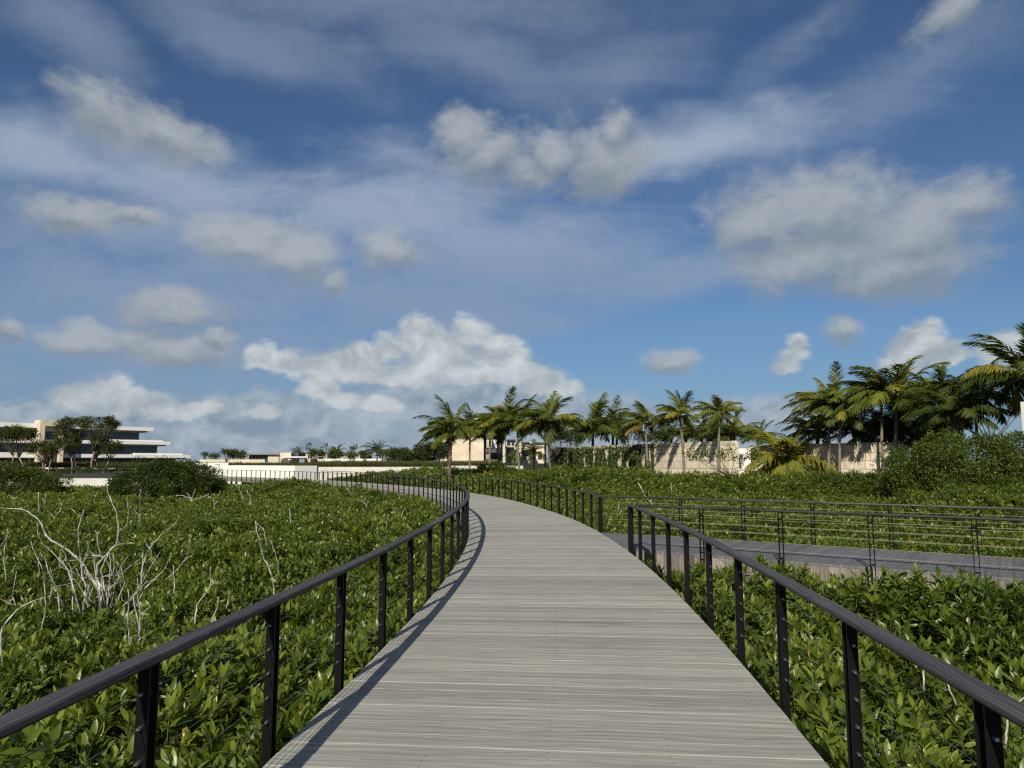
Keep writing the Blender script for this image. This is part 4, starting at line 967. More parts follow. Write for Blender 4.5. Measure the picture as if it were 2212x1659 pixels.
mb = MB(); fbox(mb, -39, 28.5, 4.5, 12, .753, 9.3); mb.build('core_wall', M['dgrey'], hb)
pt = MB(); fbox(pt, 6.9, 11.85, -2.4, 3, 10.1, 11.45); pt.build('portal_lintel', M['cream'], hb)
for s0, s1 in ((6.9, 7.9), (11.1, 11.85)):
    pl = MB(); fbox(pl, s0, s1, -2.4, 3, .0, 10.095); pl.build('portal_leg', M['cream'], hb)
pl = MB(); fbox(pl, 7.92, 11.08, .6, .9, 9.0, 10.09); fbox(pl, 7.92, 8.7, .6, .9, 0.8, 8.99); fbox(pl, 10.7, 11.08, .6, .9, .8, 8.99); fbox(pl, 8.71, 10.69, .6, .9, 6.2, 7.1); pl.build('portal_wall', M['white'], hb)
pl = MB(); fbox(pl, 8.71, 10.69, 1.0, 1.1, .8, 8.99); pl.build('window', M['glass'], hb)
place(hb, (*fpt(10, 5), 0))

# ------------------------------------------------------------------ beige hotel in the middle
bh = empty('hotel_building', 'beige hotel with a blank side wall and shaded balconies, behind the palms', 'building')
d0 = 185.0
xa, xb = Dx(948, d0), Dx(1045, d0)
z_mid = at(1000, 957, d0)[2]; z_top = at(1000, 903, d0)[2]; z_low = 1.0
mb = MB(); mb.box(Dx(969, d0), xb, d0, d0 + 12, z_low, z_mid - .003); mb.build('side_wall', M['cream'], bh)
mb = MB(); mb.box(xa, xb - .04, d0 + .3, d0 + 12, z_mid, z_top); mb.build('upper_wall', M['cream2'], bh)
mb = MB(); mb.box(Dx(951, d0), Dx(969, d0) - .01, d0 + 1, d0 + 9, z_low, at(960, 971, d0)[2]); mb.build('annex', M['cream2'], bh)
def bx(nm, X0, X1, Y0, Y1, d, dep, mat, par):
    p, q = at(X0, Y1, d), at(X1, Y0, d); m_ = MB(); m_.box(p[0], q[0], d, d + dep, p[2], q[2]); return m_.build(nm, M[mat], par)
# receding wing: body, balconies, end walls
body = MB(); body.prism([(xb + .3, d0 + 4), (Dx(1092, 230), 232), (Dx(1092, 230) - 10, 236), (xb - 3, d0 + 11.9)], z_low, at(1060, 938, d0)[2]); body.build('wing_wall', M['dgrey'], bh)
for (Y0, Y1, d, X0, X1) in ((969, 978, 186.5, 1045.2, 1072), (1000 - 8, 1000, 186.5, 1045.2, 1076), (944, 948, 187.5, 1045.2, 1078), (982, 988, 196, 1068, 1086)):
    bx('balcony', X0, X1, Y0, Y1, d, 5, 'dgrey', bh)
for X0, X1, Y0, Y1, d in ((1046.5, 1057.5, 978.4, 991, 187), (1050, 1062, 944.4, 967, 187.8)):
    w_ = bx('lattice_screen', X0, X1, Y0, Y1, d, .3, 'cream', bh); pn = MB()
    for i_ in range(5):
        for j_ in range(7):
            p = at(X0 + (i_ + .5) * (X1 - X0) / 5, Y0 + (j_ + .5) * (Y1 - Y0) / 7, d - .05); pn.box(p[0] - .09, p[0] + .09, d - .03, d - .003, p[2] - .08, p[2] + .08)
    pn.build('lattice_opening_shade', M['dgrey'], w_)  # solid dark boxes stand in for the shade inside the lattice holes
for X0, X1, Y0, Y1, d, mt in ((1063, 1073, 945, 968, 200, 'white'), (1078, 1091, 947, 1000, 206, 'cream2'), (1065, 1080, 973, 986, 204, 'cream2'), (1093, 1114, 951.5, 1001, 235, 'cream2'), (1117, 1126, 954, 1001, 250, 'cream'), (1126, 1143, 957, 1001, 262, 'cream2'), (1130, 1148, 955, 962, 285, 'white'), (1146, 1178, 958, 1001, 300, 'cream')):
    bx('wing_block', X0, X1, Y0, Y1, d, 9, mt, bh)
for X0, X1, Y0, Y1, d in ((1094, 1113, 949, 951.3, 234), (1092, 1110, 965, 967.5, 232), (1092, 1112, 980, 983, 232), (1126, 1144, 955, 956.8, 261), (1126, 1146, 971, 973.5, 259), (1146, 1180, 955.6, 957.8, 299)):
    bx('roof_edge', X0, X1, Y0, Y1, d, 11, 'dgrey', bh)
for X0, X1, Y0, Y1, d in ((1095, 1102, 953, 962, 234.8), (1105, 1111, 953.5, 962, 234.8), (1094, 1101, 968.5, 978, 234.7), (1128, 1133, 960, 969, 261.8), (1128, 1136, 974.5, 985, 261.7), (1095, 1106, 985, 998, 234.6), (1066, 1074, 975, 984, 203.8), (1079, 1083, 975, 996, 205.8), (1150, 1156, 975, 992, 299.7), (1162, 1170, 975, 992, 299.7)):
    bx('window', X0, X1, Y0, Y1, d, .15, 'glass', bh)
place(bh, (xb, d0, 1.0))

# ------------------------------------------------------------------ distant villas
def ZA(x, y): return ((900 + x / 4.916) * .54, (1750 + y / 4.916) * .54)
def zb(nm, x0, x1, y0, y1, d, dep, mat, par):
    a_, b_ = ZA(x0, y0), ZA(x1, y1); return bx(nm, a_[0], b_[0], a_[1], b_[1], d, dep, mat, par)
pv_ = empty('villa', 'low pavilion with grey roof edge, tall windows and beige wall beyond the cream wall', 'villa', 'distant flat roofed villas')
zb('roof', 480, 1068, 300, 338, 150, 9, 'grey', pv_); zb('wall', 840, 1060, 342, 500, 150.6, 6, 'cream2', pv_); zb('wall', 1072, 1298, 297, 500, 149.5, 6, 'cream', pv_); zb('wall', 1301, 1450, 297, 400, 151.5, 5, 'dgrey', pv_); zb('wall', 405, 478, 305, 500, 150.3, 6, 'grey', pv_)
for k in range(6):
    w_ = zb('window', 482 + k * 60, 538 + k * 60, 342, 480, 151, .2, 'glass', pv_); zb('window_frame', 539 + k * 60, 541 + k * 60 + 6, 342, 480, 150.9, .3, 'dgrey', w_)
zb('canopy', 1120, 1640, 374, 396, 146, 2.5, 'white', pv_); zb('canopy', 1130, 1560, 400, 420, 146.4, 2.2, 'white', pv_); zb('door_recess_shade', 1100, 1230, 424, 500, 149.3, .15, 'dgrey', pv_)  # shade of the doorway is a thin dark slab on the wall
place(pv_, (*at(*ZA(800, 500), 150)[:2], 1.0))
for lab, parts in [
        ('small cream villa block with a grey canopy, half hidden by a slender tree', [('wall', 1562, 1680, 330, 500, 156, 6, 'cream'), ('canopy', 1640, 1840, 376, 420, 153, 4, 'grey'), ('wall', 1690, 2010, 335, 470, 160, 6, 'cream2'), ('window', 1720, 1800, 424, 470, 159.6, .3, 'glass')]),
        ('dark windowed villa with two cream blocks behind the white garden wall', [('wall', 2020, 2200, 335, 470, 165, 6, 'dgrey'), ('wall', 2230, 2420, 345, 470, 164, 6, 'cream'), ('roof', 2010, 2200, 330, 345, 163, 7, 'grey')]),
        ('small villa with a cream wall and dark glass beside the feathery palm', [('wall', 2560, 2660, 355, 470, 165, 6, 'cream'), ('wall', 2664, 2790, 350, 470, 166, 6, 'dgrey'), ('roof', 2660, 2960, 340, 358, 164, 7, 'grey'), ('window', 2680, 2780, 375, 450, 165.6, .3, 'glass')])]:
    v_ = empty('villa', lab, 'villa', 'distant flat roofed villas')
    for p in parts: zb(*p, v_)
    place(v_, (*at(*ZA(parts[0][1], 470), parts[0][5])[:2], 1.0))

# ------------------------------------------------------------------ trees
def ZL(x, y): return (.1367 * x, 891 + .1367 * y)
TG = 'pale trunked trees in front of the white hotel'
for k, (lab, b_, c_, rx, rz, st, n) in enumerate([
        ('pale trunked tree at the photo\'s left edge with its crown before the left wing', (205, 850), (120, 330), 150, 120, 1, 1500), ('low forking tree with a wide crown before the hotel\'s left wing', (365, 860), (330, 330), 200, 110, 1, 1700),
        ('twin stemmed small tree just right of the stone portal\'s foot', (680, 930), (640, 560), 170, 95, 2, 1400), ('short tree with one pale trunk below the stone portal', (768, 910), (790, 580), 110, 105, 1, 900),
        ('bushy forked tree covering the right side of the stone portal', (1138, 910), (1060, 400), 180, 175, 1, 2600), ('tall tree with a spreading top above the hotel roof line', (1215, 910), (1160, 180), 220, 100, 1, 1700),
        ('tree with the thickest white trunk and an airy crown above the roof', (1445, 940), (1560, 170), 270, 120, 1, 2000), ('thin leaning tree right of the thick white trunk', (1555, 910), (1590, 430), 120, 80, 1, 700),
        ('low spreading tree at the right end of the tree row', (1640, 920), (1740, 540), 190, 110, 1, 1300)]):
    d = 131.5 + (k % 3) * .8; B_ = at(*ZL(*b_), d); B_[2] = .2; C_ = at(*ZL(c_[0], c_[1] + rz * .25), d); s_ = .1367 / F * d
    tree('broadleaf_tree', lab, B_, C_, rx * s_ * 1.02, rz * s_ * 1.15, 300 + k, int(n * 2.3), .25, TG, trunk_r=.12 if k != 6 else .19, stems=st, nc=42, crad=.78, tlo=.1, thi=1.0)
FG = 'far trees on the skyline'
def ZB(x, y): return ((1300 + x / 4.424) * .54, (1750 + y / 4.424) * .54)
for k, (lab, X_, Y_, rx, rz, d, n, sparse, mt) in enumerate([
        ('brownish fine leaved tree left of the pavilion, over the cream wall', *ZA(30, 330), 110, 90, 124, 1100, 0, 'tree'), ('dark conical tree close left of the pavilion', *ZA(185, 340), 60, 85, 132, 800, 0, 'tree'), ('rounded green tree touching the pavilion\'s left end', *ZA(320, 360), 95, 80, 132, 1000, 0, 'tree'),
        ('small round tree alone on the skyline right of the white hotel', *ZA(-390, 345), 45, 40, 150, 400, 0, 'tree'), ('low dark tree between the lone round tree and the brownish tree', *ZA(-200, 370), 90, 50, 140, 700, 0, 'tree'),
        ('slim nearly bare tree with a few leaf tufts, right of the pavilion canopy', *ZA(1650, 200), 40, 90, 122, 140, 1, 'tree'), ('bushy yellow-green tree behind the planter grass', *ZA(1800, 330), 130, 85, 122, 1500, 0, 'bush'), ('slim bare tree with upright twigs beside the yellow-green tree', *ZA(1960, 200), 70, 90, 126, 130, 1, 'tree'),
        ('low leafy tree left of the thin tufted tree on the skyline', *ZB(200, 290), 120, 70, 128, 1300, 0, 'bush'), ('thin tufted tree over the white garden wall', *ZB(505, 200), 60, 95, 120, 240, 1, 'tree'), ('leafy shrub tree below the thin tufted tree', *ZB(470, 330), 110, 60, 124, 900, 0, 'bush'),
        ('light green tree left of the feathery skyline palm', *ZB(690, 300), 80, 75, 124, 800, 0, 'bush')]):
    sc_ = .54 / 4.6 / F * d; C_ = at(X_, Y_, d)
    tree('skyline_tree', lab, (C_[0], d, 1.2), C_, rx * sc_, rz * sc_, 400 + k, n, .22, FG, mt, 'dbark', .06 if sparse else .09, nc=14 if sparse else 24, crad=.22 if sparse else .55)
for lab, X_, Y_, d, rad, sd in [('feathery palm on the skyline above the white garden wall', *ZB(915, 240), 124, 22, 90), ('tiny skyline palm left of the dark trees', *ZB(1085, 290), 150, 9, 91), ('small skyline palm next to the feathery one', *ZB(1030, 275), 140, 11, 92), ('low palm top behind the pavilion roof', *ZA(1430, 290), 165, 12, 93), ('rounded palm top over the left villas', *ZB(205, 260), 150, 16, 94)]:
    palm(lab, (X_, Y_), (X_, 1000), d, rad * 1.2, sd, 20, 'skyline palms', 'coco', 0, 0, .08, .14, wind=.2, lo=-10, name='skyline_palm', nl=20)
for k, (lab, X_, Y_, rx, rz, d, n) in enumerate([('dense medium green tree at the left of the dark wood beside the hotel', *ZB(1330, 330), 210, 120, 118, 4200), ('dense dark spreading tree against the beige hotel wall', *ZB(1880, 260), 280, 150, 112, 6500), ('low dark tree under the spreading one', *ZB(1620, 370), 260, 80, 110, 3600)]):
    s_ = .54 / 4.424 / F * d; C_ = at(X_, Y_, d)
    tree('dense_tree', lab, (C_[0], d, 1.2), C_, rx * s_, rz * s_, 450 + k, n, .26, 'dense trees beside the beige hotel', 'tree', 'dbark', .16, nc=60, crad=.75, tlo=.0 + .12 * (k == 0), thi=.55 + .2 * (k == 0))
for k, (lab, X_, Y_, rx, rz, d, n, mt) in enumerate([
        ('dark small leaved tree under the very tall spreading palm', *Z4(60, 600), 95, 90, 82, 2200, 'tree'), ('dark open tree behind the wind-swept palm\'s trunk', *Z4(800, 590), 130, 105, 84, 2400, 'tree'), ('round leaved tree over the stone wall between two palms', *Z4(1040, 620), 130, 60, 82, 2200, 'bush'), ('yellowish shrub tree over the creeper wall, left of the bushy clump', *Z4(230, 630), 70, 60, 84, 1000, 'bush'),
        ('shady tree in the gap between the stout palm and the stone wall', *Z5(1500, 850), 120, 110, 62, 2600, 'tree'), ('dark tree under the palm fronds beside the stout palm', *Z5(1640, 800), 90, 110, 60, 2000, 'tree')]):
    s_ = .54 / (2.458 if k < 4 else 1.85) / F * d; C_ = at(X_, Y_, d)
    tree('shade_tree', lab, (C_[0], d, .6), C_, rx * s_, rz * s_, 480 + k, n, .2, 'dark trees between the palms', mt, 'dbark', .1, nc=36, crad=.5, tlo=.0, thi=.6)
# nearly bare tree at the right edge
r = np.random.default_rng(9); bt = empty('bare_tree', 'nearly leafless tree with fine dark twigs against the sky at the right', 'tree'); tr = MB(); tips = []
bpos = at(2150, 1000, 54); bpos[2] = .4; fk = at(2140, 965, 54)
tr.tube([bpos, (bpos + fk) / 2 + np.array([.1, 0, 0]), fk], [.12, .10, .09], 7)
for X_, Y_ in ((2060, 905), (2085, 890), (2110, 885), (2140, 890), (2170, 885), (2200, 895), (2195, 880), (2120, 905), (2075, 920)):
    e_ = at(X_, Y_, 54 + r.normal(0, .6)); d_ = e_ - fk; mid = fk + d_ * .5 + np.array([r.normal(0, .15), 0, .12]); tr.tube([fk, mid, e_], [.06, .04, .018], 5)
    for q in range(4): limb(tr, r, mid + (e_ - mid) * r.random(), norm(d_ + r.normal(0, 1.2, 3) + np.array([0, 0, 1.0])), r.uniform(.6, 1.1), .02, 2, tips, .3, 4)
tr.build('trunk', M['dbark'], bt, True); mb = MB(); leaf_cloud(mb, np.array(tips), np.full(len(tips), .14), 700, .11, r, tlo=0, thi=.5); mb.build('leaves', M['tree'], bt, True); place(bt, bpos)

# ------------------------------------------------------------------ grass
def tuft(seed):
    r = np.random.default_rng(seed); mb = MB(); n = 46
    v = np.array([(-.02, 0, 0), (.02, 0, 0), (-.016, .55, -.03), (.016, .55, -.03), (-.002, 1, -.16), (.002, 1, -.16)]); q = np.array([(0, 1, 3, 2), (2, 3, 5, 4)])
    ph = r.uniform(0, 6.28, n); el = r.uniform(.75, 1.5, n); D = np.c_[np.cos(ph) * np.cos(el), np.sin(ph) * np.cos(el), np.sin(el)]
    S = r.uniform(.45, 1.0, n); mb.batch(v, q, frames(D) * np.c_[np.full(n, 1.4), S, S][:, None, :], np.c_[r.normal(0, .16, (n, 2)), np.zeros(n)], r.uniform(.1, 1, n)); return mb.mesh('grass_tuft', M['grass'])
GGR = scatter_group([bpy.data.objects.new('grass_tuft', tuft(k)) for k in range(4)])
def grass(label, x0, x1, y0, y1, n, s0, s1, zf):
    x = RNG.uniform(x0, x1, n); y = RNG.uniform(y0, y1, n)
    o = scatter('grass', GGR, np.c_[x, y, zf(x, y)], np.c_[RNG.normal(0, .12, n), RNG.normal(0, .12, n) - .1, RNG.uniform(0, 6.28, n)], RNG.uniform(s0, s1, n), RNG.integers(0, 4, n)); tag(o, label, 'grass', kind='stuff')
grass('tall rough grass growing on top of the low off-white planter wall', -28, -2, 95.7, 112, 2600, .7, 1.05, lambda x, y: 1.15 + .01 * (y - 95) + 0 * x)
grass('rough grass along the foot of the cream garden wall', -62, -27.5, 106, 126, 1700, .7, 1.1, lambda x, y: 1.0 + 0 * x)
grass('tall grass growing in front of the white hotel\'s ground floor', -118, -60, 137.2, 152, 3000, .9, 1.5, lambda x, y: .8 + 0 * x)
c = at(1700, 1000, 70)
# low planting under the pale trees
for k, (X_, lab) in enumerate([(75, 'low shrub under the leftmost pale trunked tree'), (170, 'low dark shrub beneath the forked trees'), (212, 'low shrub at the foot of the thick white trunk'), (15, 'green shrub before the hotel\'s ground floor windows at the left edge')]):
    p = at(X_, 1012, 130.5); p[2] = .15
    bush('low_shrub', lab, p, 3.2, 1.4, .75 if k < 3 else 2.4, 900, .26, 500 + k, group='low shrubs by the road', nc=26, crad=.5, mat='tree', tlo=.1, thi=.8)

# ------------------------------------------------------------------ bird
bp = at(1503, 896, 64)
bd = empty('bird', 'dark bird gliding with raised wings between two palms', 'bird'); mb = MB()
mb.tube([bp + np.array([-.05, .3, -.02]), bp + np.array([0, .12, 0]), bp, bp + np.array([.02, -.16, .02]), bp + np.array([.02, -.26, .05])], [.01, .05, .07, .05, .015], 8)
mb.build('body', M['bird'], bd, True)
for sg in (-1, 1):
    w_ = MB(); rr_ = [(0, 0), (.32, .10), (.62, .19), (.92, .34 if sg > 0 else .16)]
    vv = []
    for j, (a_, h_) in enumerate(rr_):
        ch = (.17, .16, .11, .02)[j]
        for yy, th in ((-ch / 2, 0), (0, .02), (ch / 2, 0), (0, -.01)): vv.append(bp + np.array([sg * (a_ + .03), yy + .05 * a_, h_ + th]))
    q = [(j * 4 + k, j * 4 + (k + 1) % 4, (j + 1) * 4 + (k + 1) % 4, (j + 1) * 4 + k) for j in range(3) for k in range(4)] + [(12, 13, 14, 15)]
    w_.add(vv, q); w_.build('wing', M['bird'], bd, True)
place(bd, bp)

# ------------------------------------------------------------------ sky and light
SUN_AZ = math.atan2(-0.26, -0.97); SUN_EL = R(34)
sv = Vector((math.sin(SUN_AZ) * math.cos(SUN_EL), math.cos(SUN_AZ) * math.cos(SUN_EL), math.sin(SUN_EL)))
sl = bpy.data.lights.new('sun', 'SUN'); sl.energy = 5.0; sl.angle = R(.5); sl.color = (1, .92, .78)
so = bpy.data.objects.new('sun', sl); COL.objects.link(so); so.rotation_euler = sv.to_track_quat('Z', 'Y').to_euler(); so.location = (0, -20, 40)

wd = bpy.data.worlds.new('World'); sc.world = wd; wd.use_nodes = True; nt = wd.node_tree
for n in list(nt.nodes): nt.nodes.remove(n)
wout = nd(nt, 'ShaderNodeOutputWorld'); bg = nd(nt, 'ShaderNodeBackground'); link(nt, bg.outputs[0], wout.inputs[0])
SKYK = 0.066
sky = nd(nt, 'ShaderNodeTexSky', sky_type='NISHITA'); sky.sun_disc = False; sky.sun_elevation = SUN_EL; sky.sun_rotation = SUN_AZ; sky.air_density = 1.0; sky.dust_density = 0.3; sky.ozone_density = 2.0
tc = nd(nt, 'ShaderNodeTexCoord').outputs['Generated']
sep = nd(nt, 'ShaderNodeSeparateXYZ'); link(nt, tc, sep.inputs[0])
m_ = lambda op, a, b=None, c=None, cl=False: math_n(nt, op, a, b, c, cl)
AZ0 = m_('ARCTAN2', sep.outputs[0], sep.outputs[1]); EL0 = m_('ARCSINE', sep.outputs[2])
def azel(X, Y):
    d = ray(X, Y); d = d / np.linalg.norm(d); return math.atan2(d[0], d[1]), math.asin(d[2])
def warp(scale, amp_a, amp_e, loc, detail=6, rough=.6):
    n = nd(nt, 'ShaderNodeTexNoise'); n.inputs['Scale'].default_value = scale; n.inputs['Detail'].default_value = detail; n.inputs['Roughness'].default_value = rough
    link(nt, mapped(nt, tc, (1, 1, 1.3), loc), n.inputs['Vector'])
    s_ = nd(nt, 'ShaderNodeSeparateXYZ'); link(nt, n.outputs['Color'], s_.inputs[0])
    return m_('ADD', AZ0, m_('MULTIPLY', m_('SUBTRACT', s_.outputs[0], .5), amp_a)), m_('ADD', EL0, m_('MULTIPLY', m_('SUBTRACT', s_.outputs[1], .5), amp_e))
def blob(AZ, EL, X, Y, rx, ry, base=None, rot=0.0, both=False):
    a, e_ = azel(X, Y); k = 1 / F / (1 + ((X - 1106) / F) ** 2) ** .5
    dx, dy = m_('SUBTRACT', AZ, a), m_('SUBTRACT', EL, e_)
    if rot:
        c_, s_ = math.cos(rot), math.sin(rot); dx, dy = m_('ADD', m_('MULTIPLY', dx, c_), m_('MULTIPLY', dy, s_)), m_('SUBTRACT', m_('MULTIPLY', dy, c_), m_('MULTIPLY', dx, s_))
    u = m_('MULTIPLY', dx, 1 / (rx * k)); v = m_('MULTIPLY', dy, F / ry)
    if base: v = m_('MAXIMUM', v, m_('MULTIPLY', v, -base))          # flatter underside
    uu = m_('MULTIPLY', u, u); g1 = m_('SUBTRACT', 1.0, m_('SQRT', m_('ADD', uu, m_('MULTIPLY', v, v))))
    if not both: return g1
    v2 = m_('ADD', v, .5); return g1, m_('SUBTRACT', 1.0, m_('SQRT', m_('ADD', uu, m_('MULTIPLY', v2, v2))))
def union(AE, L, base=None):
    f = None
    for b_ in L:
        g_ = blob(*AE, *b_[:4], base, *(b_[4:5]))
        f = g_ if f is None else m_('SMOOTH_MAX', f, g_, .25)
    return f
def union2(AE, L):
    f = None
    for b_ in L:
        g1, g2 = blob(*AE, *b_[:4], None, *(b_[4:5] or (0.0,)), True)
        f = (g1, g2) if f is None else (m_('SMOOTH_MAX', f[0], g1, .25), m_('SMOOTH_MAX', f[1], g2, .25))
    return f
def step_(x, a, b):
    n = nd(nt, 'ShaderNodeMapRange', interpolation_type='SMOOTHSTEP'); link(nt, x, n.inputs[0]); n.inputs[1].default_value = a; n.inputs[2].default_value = b; return n.outputs[0]
def dirnoise(scale, detail, rough, loc=(0, 0, 0), stretch=(1, 1, 1), dist=0.0):
    return noise(nt, mapped(nt, tc, stretch, loc), scale, detail, rough, dist)
nA = dirnoise(11, 9, .6, (1.3, 0, .4), (1, 1, 1.4), .25); nB = dirnoise(11, 9, .6, (1.3 + .008, 0, .4 - .022), (1, 1, 1.4), .25)
nS = dirnoise(6, 9, .62, (4, 2, 1), (1, 1, 1.5), .3); nS2 = dirnoise(6, 9, .62, (4.01, 2, .965), (1, 1, 1.5), .3)
nF = dirnoise(34, 6, .62, (2, 7, 3), (1, 1, 1.3), .3)
c5 = lambda n, k: m_('MULTIPLY', m_('SUBTRACT', n, .5), k)
# thin high cloud
pz = m_('ADD', sep.outputs[2], .16)
cv = nd(nt, 'ShaderNodeCombineXYZ'); link(nt, m_('DIVIDE', sep.outputs[0], pz), cv.inputs[0]); link(nt, m_('DIVIDE', sep.outputs[1], pz), cv.inputs[1])
def plane_noise(rot, scl, k, detail, rough, dist, loc=(0, 0, 0)):
    rm = nd(nt, 'ShaderNodeMapping'); rm.inputs['Rotation'].default_value = (0, 0, R(rot)); rm.inputs['Scale'].default_value = scl; rm.inputs['Location'].default_value = loc; link(nt, cv.outputs[0], rm.inputs[0])
    return noise(nt, rm.outputs[0], k, detail, rough, dist)
nC = plane_noise(-25, (.8, 1.6, 1), 1.5, 9, .62, .5); nD = plane_noise(40, (.7, 2.2, 1), 1.2, 8, .6, .7, (3, 1, 0))
Wv = warp(3.0, .22, .13, (5, 3, 8), 5, .6)
veil = union(Wv, [(100, 360, 300, 90), (420, 400, 380, 110), (850, 470, 360, 130), (1150, 560, 420, 160), (1450, 620, 420, 95, -.05), (500, 560, 620, 130), (900, 660, 500, 80), (450, 660, 700, 90), (250, 390, 420, 60), (350, 750, 520, 120), (1000, 690, 260, 90), (1450, 320, 380, 80, .1), (1300, 700, 300, 40)])
veilA = m_('MULTIPLY', step_(m_('ADD', veil, m_('ADD', m_('ADD', c5(nC, 2.0), c5(nA, .9)), c5(nF, .35))), -.40, .95), .78)
thin = union(Wv, [(130, 60, 260, 70, -.5), (560, 80, 420, 80, -.25), (1000, 120, 420, 80, -.2), (1330, 120, 300, 120, .3), (2000, 130, 350, 90, .3), (1800, 270, 520, 80, .25), (1750, 40, 300, 60, .4), (1000, 30, 1300, 60)])
thinA = m_('MULTIPLY', step_(m_('ADD', thin, m_('ADD', c5(nD, 2.0), m_('ADD', c5(nS, .9), c5(nF, .4)))), -.2, 1.25), .32)
veilA = m_('MAXIMUM', veilA, thinA)
# clear lower edge of the high layer towards the right
cut = step_(m_('ADD', m_('ADD', EL0, m_('MULTIPLY', AZ0, -.24)), c5(nS, .012)), .150, .186)
right = step_(AZ0, -.05, .12)
veilA = m_('MULTIPLY', veilA, m_('SUBTRACT', 1.0, m_('MULTIPLY', right, m_('SUBTRACT', 1.0, cut))))
# grey broken cloud
Ws = warp(9, .085, .075, (1, 5, 2), 7, .62)
soft, soft2 = union2(Ws, [(235, 245, 120, 52, -.3), (360, 290, 150, 48, -.35), (1000, 300, 70, 60), (1060, 345, 125, 68), (1130, 375, 90, 45), (1200, 340, 80, 50), (1300, 335, 120, 85), (1330, 270, 50, 50), (1640, 480, 130, 90), (1790, 470, 190, 90), (1760, 560, 190, 85), (1960, 500, 190, 85), (1930, 580, 210, 65), (2090, 440, 90, 42, .2), (530, 530, 125, 55), (630, 555, 110, 58), (705, 600, 45, 50), (835, 540, 95, 52), (160, 465, 120, 40), (280, 485, 70, 22), (375, 670, 120, 42), (160, 742, 80, 36), (380, 755, 130, 44), (480, 725, 36, 28), (15, 715, 28, 28), (1450, 785, 58, 32), (1815, 725, 52, 30), (2030, 25, 90, 38, .35)])
softD = m_('ADD', soft, m_('ADD', m_('ADD', c5(nS, .8), c5(nA, 1.5)), c5(nF, .45)))
softA = m_('MULTIPLY', step_(softD, -.28, .58), .84)
# bright cumulus
Wc = warp(17, .034, .042, (7, 1, 4), 7, .6)
cum = union(Wc, [(840, 750, 45, 45), (910, 735, 75, 60), (1010, 735, 70, 55), (960, 775, 120, 60), (1080, 770, 70, 50), (780, 775, 80, 45), (690, 790, 110, 38), (565, 775, 42, 38), (600, 795, 70, 25), (1120, 810, 110, 42), (900, 815, 260, 34), (1180, 840, 90, 28), (180, 858, 75, 42), (230, 850, 60, 36), (270, 880, 110, 38), (360, 895, 70, 26), (690, 845, 50, 36), (735, 868, 55, 26), (430, 885, 60, 24), (560, 895, 50, 20), (820, 880, 60, 22), (1985, 755, 75, 48), (2000, 720, 45, 34), (1950, 790, 60, 26), (2050, 770, 50, 30), (1725, 745, 30, 30), (1712, 775, 40, 26), (1700, 800, 40, 22), (2160, 765, 70, 42)], 1.7)
cumD = m_('ADD', cum, m_('ADD', c5(nA, 1.0), c5(nF, .35)))
cumA = m_('MULTIPLY', step_(cumD, -.10, .42), .96)
# low grey bank near the horizon
bank = union(Wc, [(620, 900, 460, 60), (1000, 880, 300, 75), (300, 940, 460, 60), (1250, 900, 260, 60), (900, 965, 1000, 60), (1640, 900, 200, 50), (1500, 965, 600, 45), (60, 900, 120, 30)])
bankD = m_('ADD', bank, m_('ADD', c5(nA, 1.1), c5(nS, .8))); bankA = m_('MULTIPLY', step_(bankD, -.1, .5), .86)
hz = step_(EL0, .26, .0)
skyc = mixc(nt, 1.0, sky.outputs[0], (SKYK * .68, SKYK * .87, SKYK * 1.08), 'MULTIPLY')
skyc = mixc(nt, m_('MULTIPLY', hz, .6), skyc, (.14, .255, .42))
col = mixc(nt, veilA, skyc, mixc(nt, step_(EL0, .22, .42), (.245, .325, .47), (.41, .48, .585)))
sh1 = m_('ADD', c5(m_('ADD', m_('SUBTRACT', nA, nB), .5), 4.5), .5, None, True); sh2 = m_('ADD', c5(m_('ADD', m_('SUBTRACT', nS, nS2), .5), 3.0), .5, None, True)
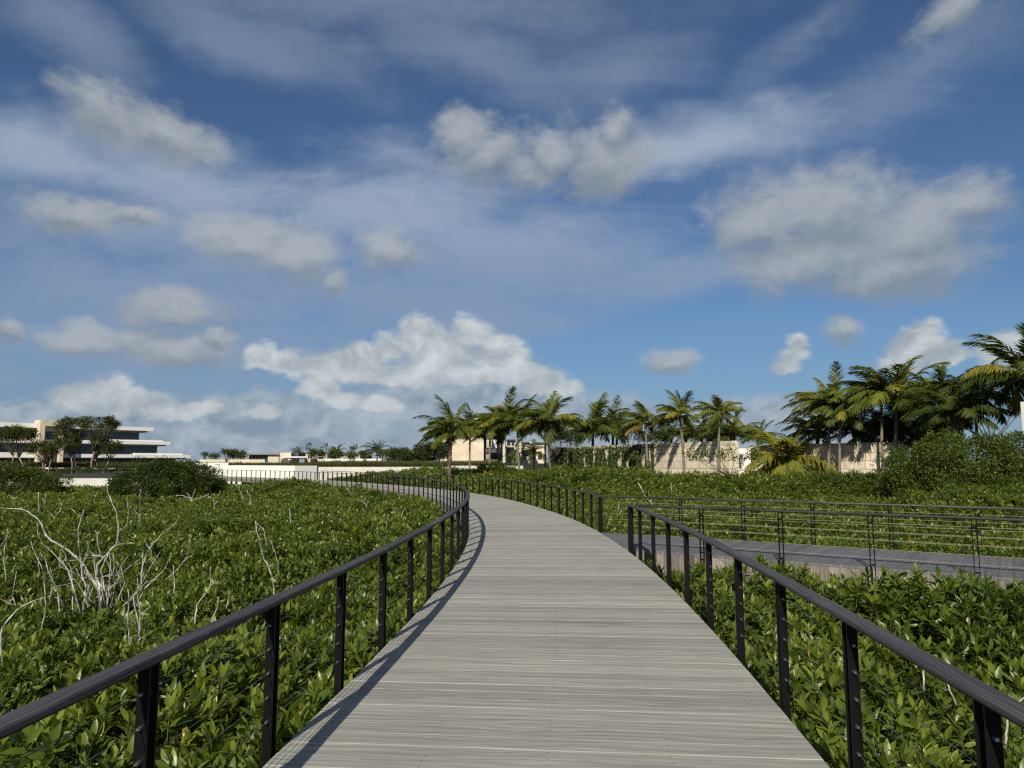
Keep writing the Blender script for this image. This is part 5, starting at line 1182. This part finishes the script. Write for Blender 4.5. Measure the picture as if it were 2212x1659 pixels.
bcol = mixc(nt, sh1, (.235, .305, .385), (.42, .485, .545)); col = mixc(nt, bankA, col, bcol)
lit = m_('ADD', m_('ADD', .42, m_('MULTIPLY', m_('SUBTRACT', soft, soft2), 1.0)), m_('ADD', c5(sh2, .55), c5(sh1, .35)), None, True)
scol = mixc(nt, lit, (.235, .28, .325), (.41, .445, .475)); col = mixc(nt, softA, col, scol)
top_ = m_('ADD', m_('ADD', m_('MULTIPLY', sh1, .55), .12), c5(nA, .9), None, True)
lowc = step_(EL0, .10, .17); ccol = mixc(nt, top_, (.345, .395, .44), (.73, .77, .77)); ccol = mixc(nt, m_('MULTIPLY', m_('SUBTRACT', 1.0, lowc), .25), ccol, (.34, .39, .44)); col = mixc(nt, cumA, col, ccol)
# unseen grey cloud added overhead and behind the viewer to mute blue sky fill
rear = m_('MULTIPLY', m_('MAXIMUM', step_(sep.outputs[1], .25, -.35), step_(EL0, .68, 1.0)), step_(nS, .30, .60))
col = mixc(nt, m_('MULTIPLY', rear, .85), col, (.215, .225, .235))
link(nt, col, bg.inputs[0]); bg.inputs[1].default_value = 1.0
wd.cycles.sampling_method = 'MANUAL'; wd.cycles.sample_map_resolution = 512

# ------------------------------------------------------------------ camera, render
cam = bpy.data.cameras.new('camera'); co = bpy.data.objects.new('camera', cam); COL.objects.link(co)
cam.sensor_width = 36; cam.lens = 36 * F / 2212; cam.clip_start = .05; cam.clip_end = 3000
co.location = (0, 0, EYE); co.rotation_euler = (R(90) + PITCH, 0, 0); sc.camera = co
sc.view_settings.view_transform = 'Standard'; sc.view_settings.look = 'None'; sc.view_settings.exposure = 0.0; sc.view_settings.gamma = 1
cy = sc.cycles; cy.max_bounces = 5; cy.diffuse_bounces = 2; cy.glossy_bounces = 2; cy.transmission_bounces = 2; cy.transparent_max_bounces = 4
cy.use_denoising = False; cy.pixel_filter_type = 'BLACKMAN_HARRIS'; cy.filter_width = 1.3; cy.use_adaptive_sampling = False; cy.sample_clamp_indirect = 4
sc.render.film_transparent = False
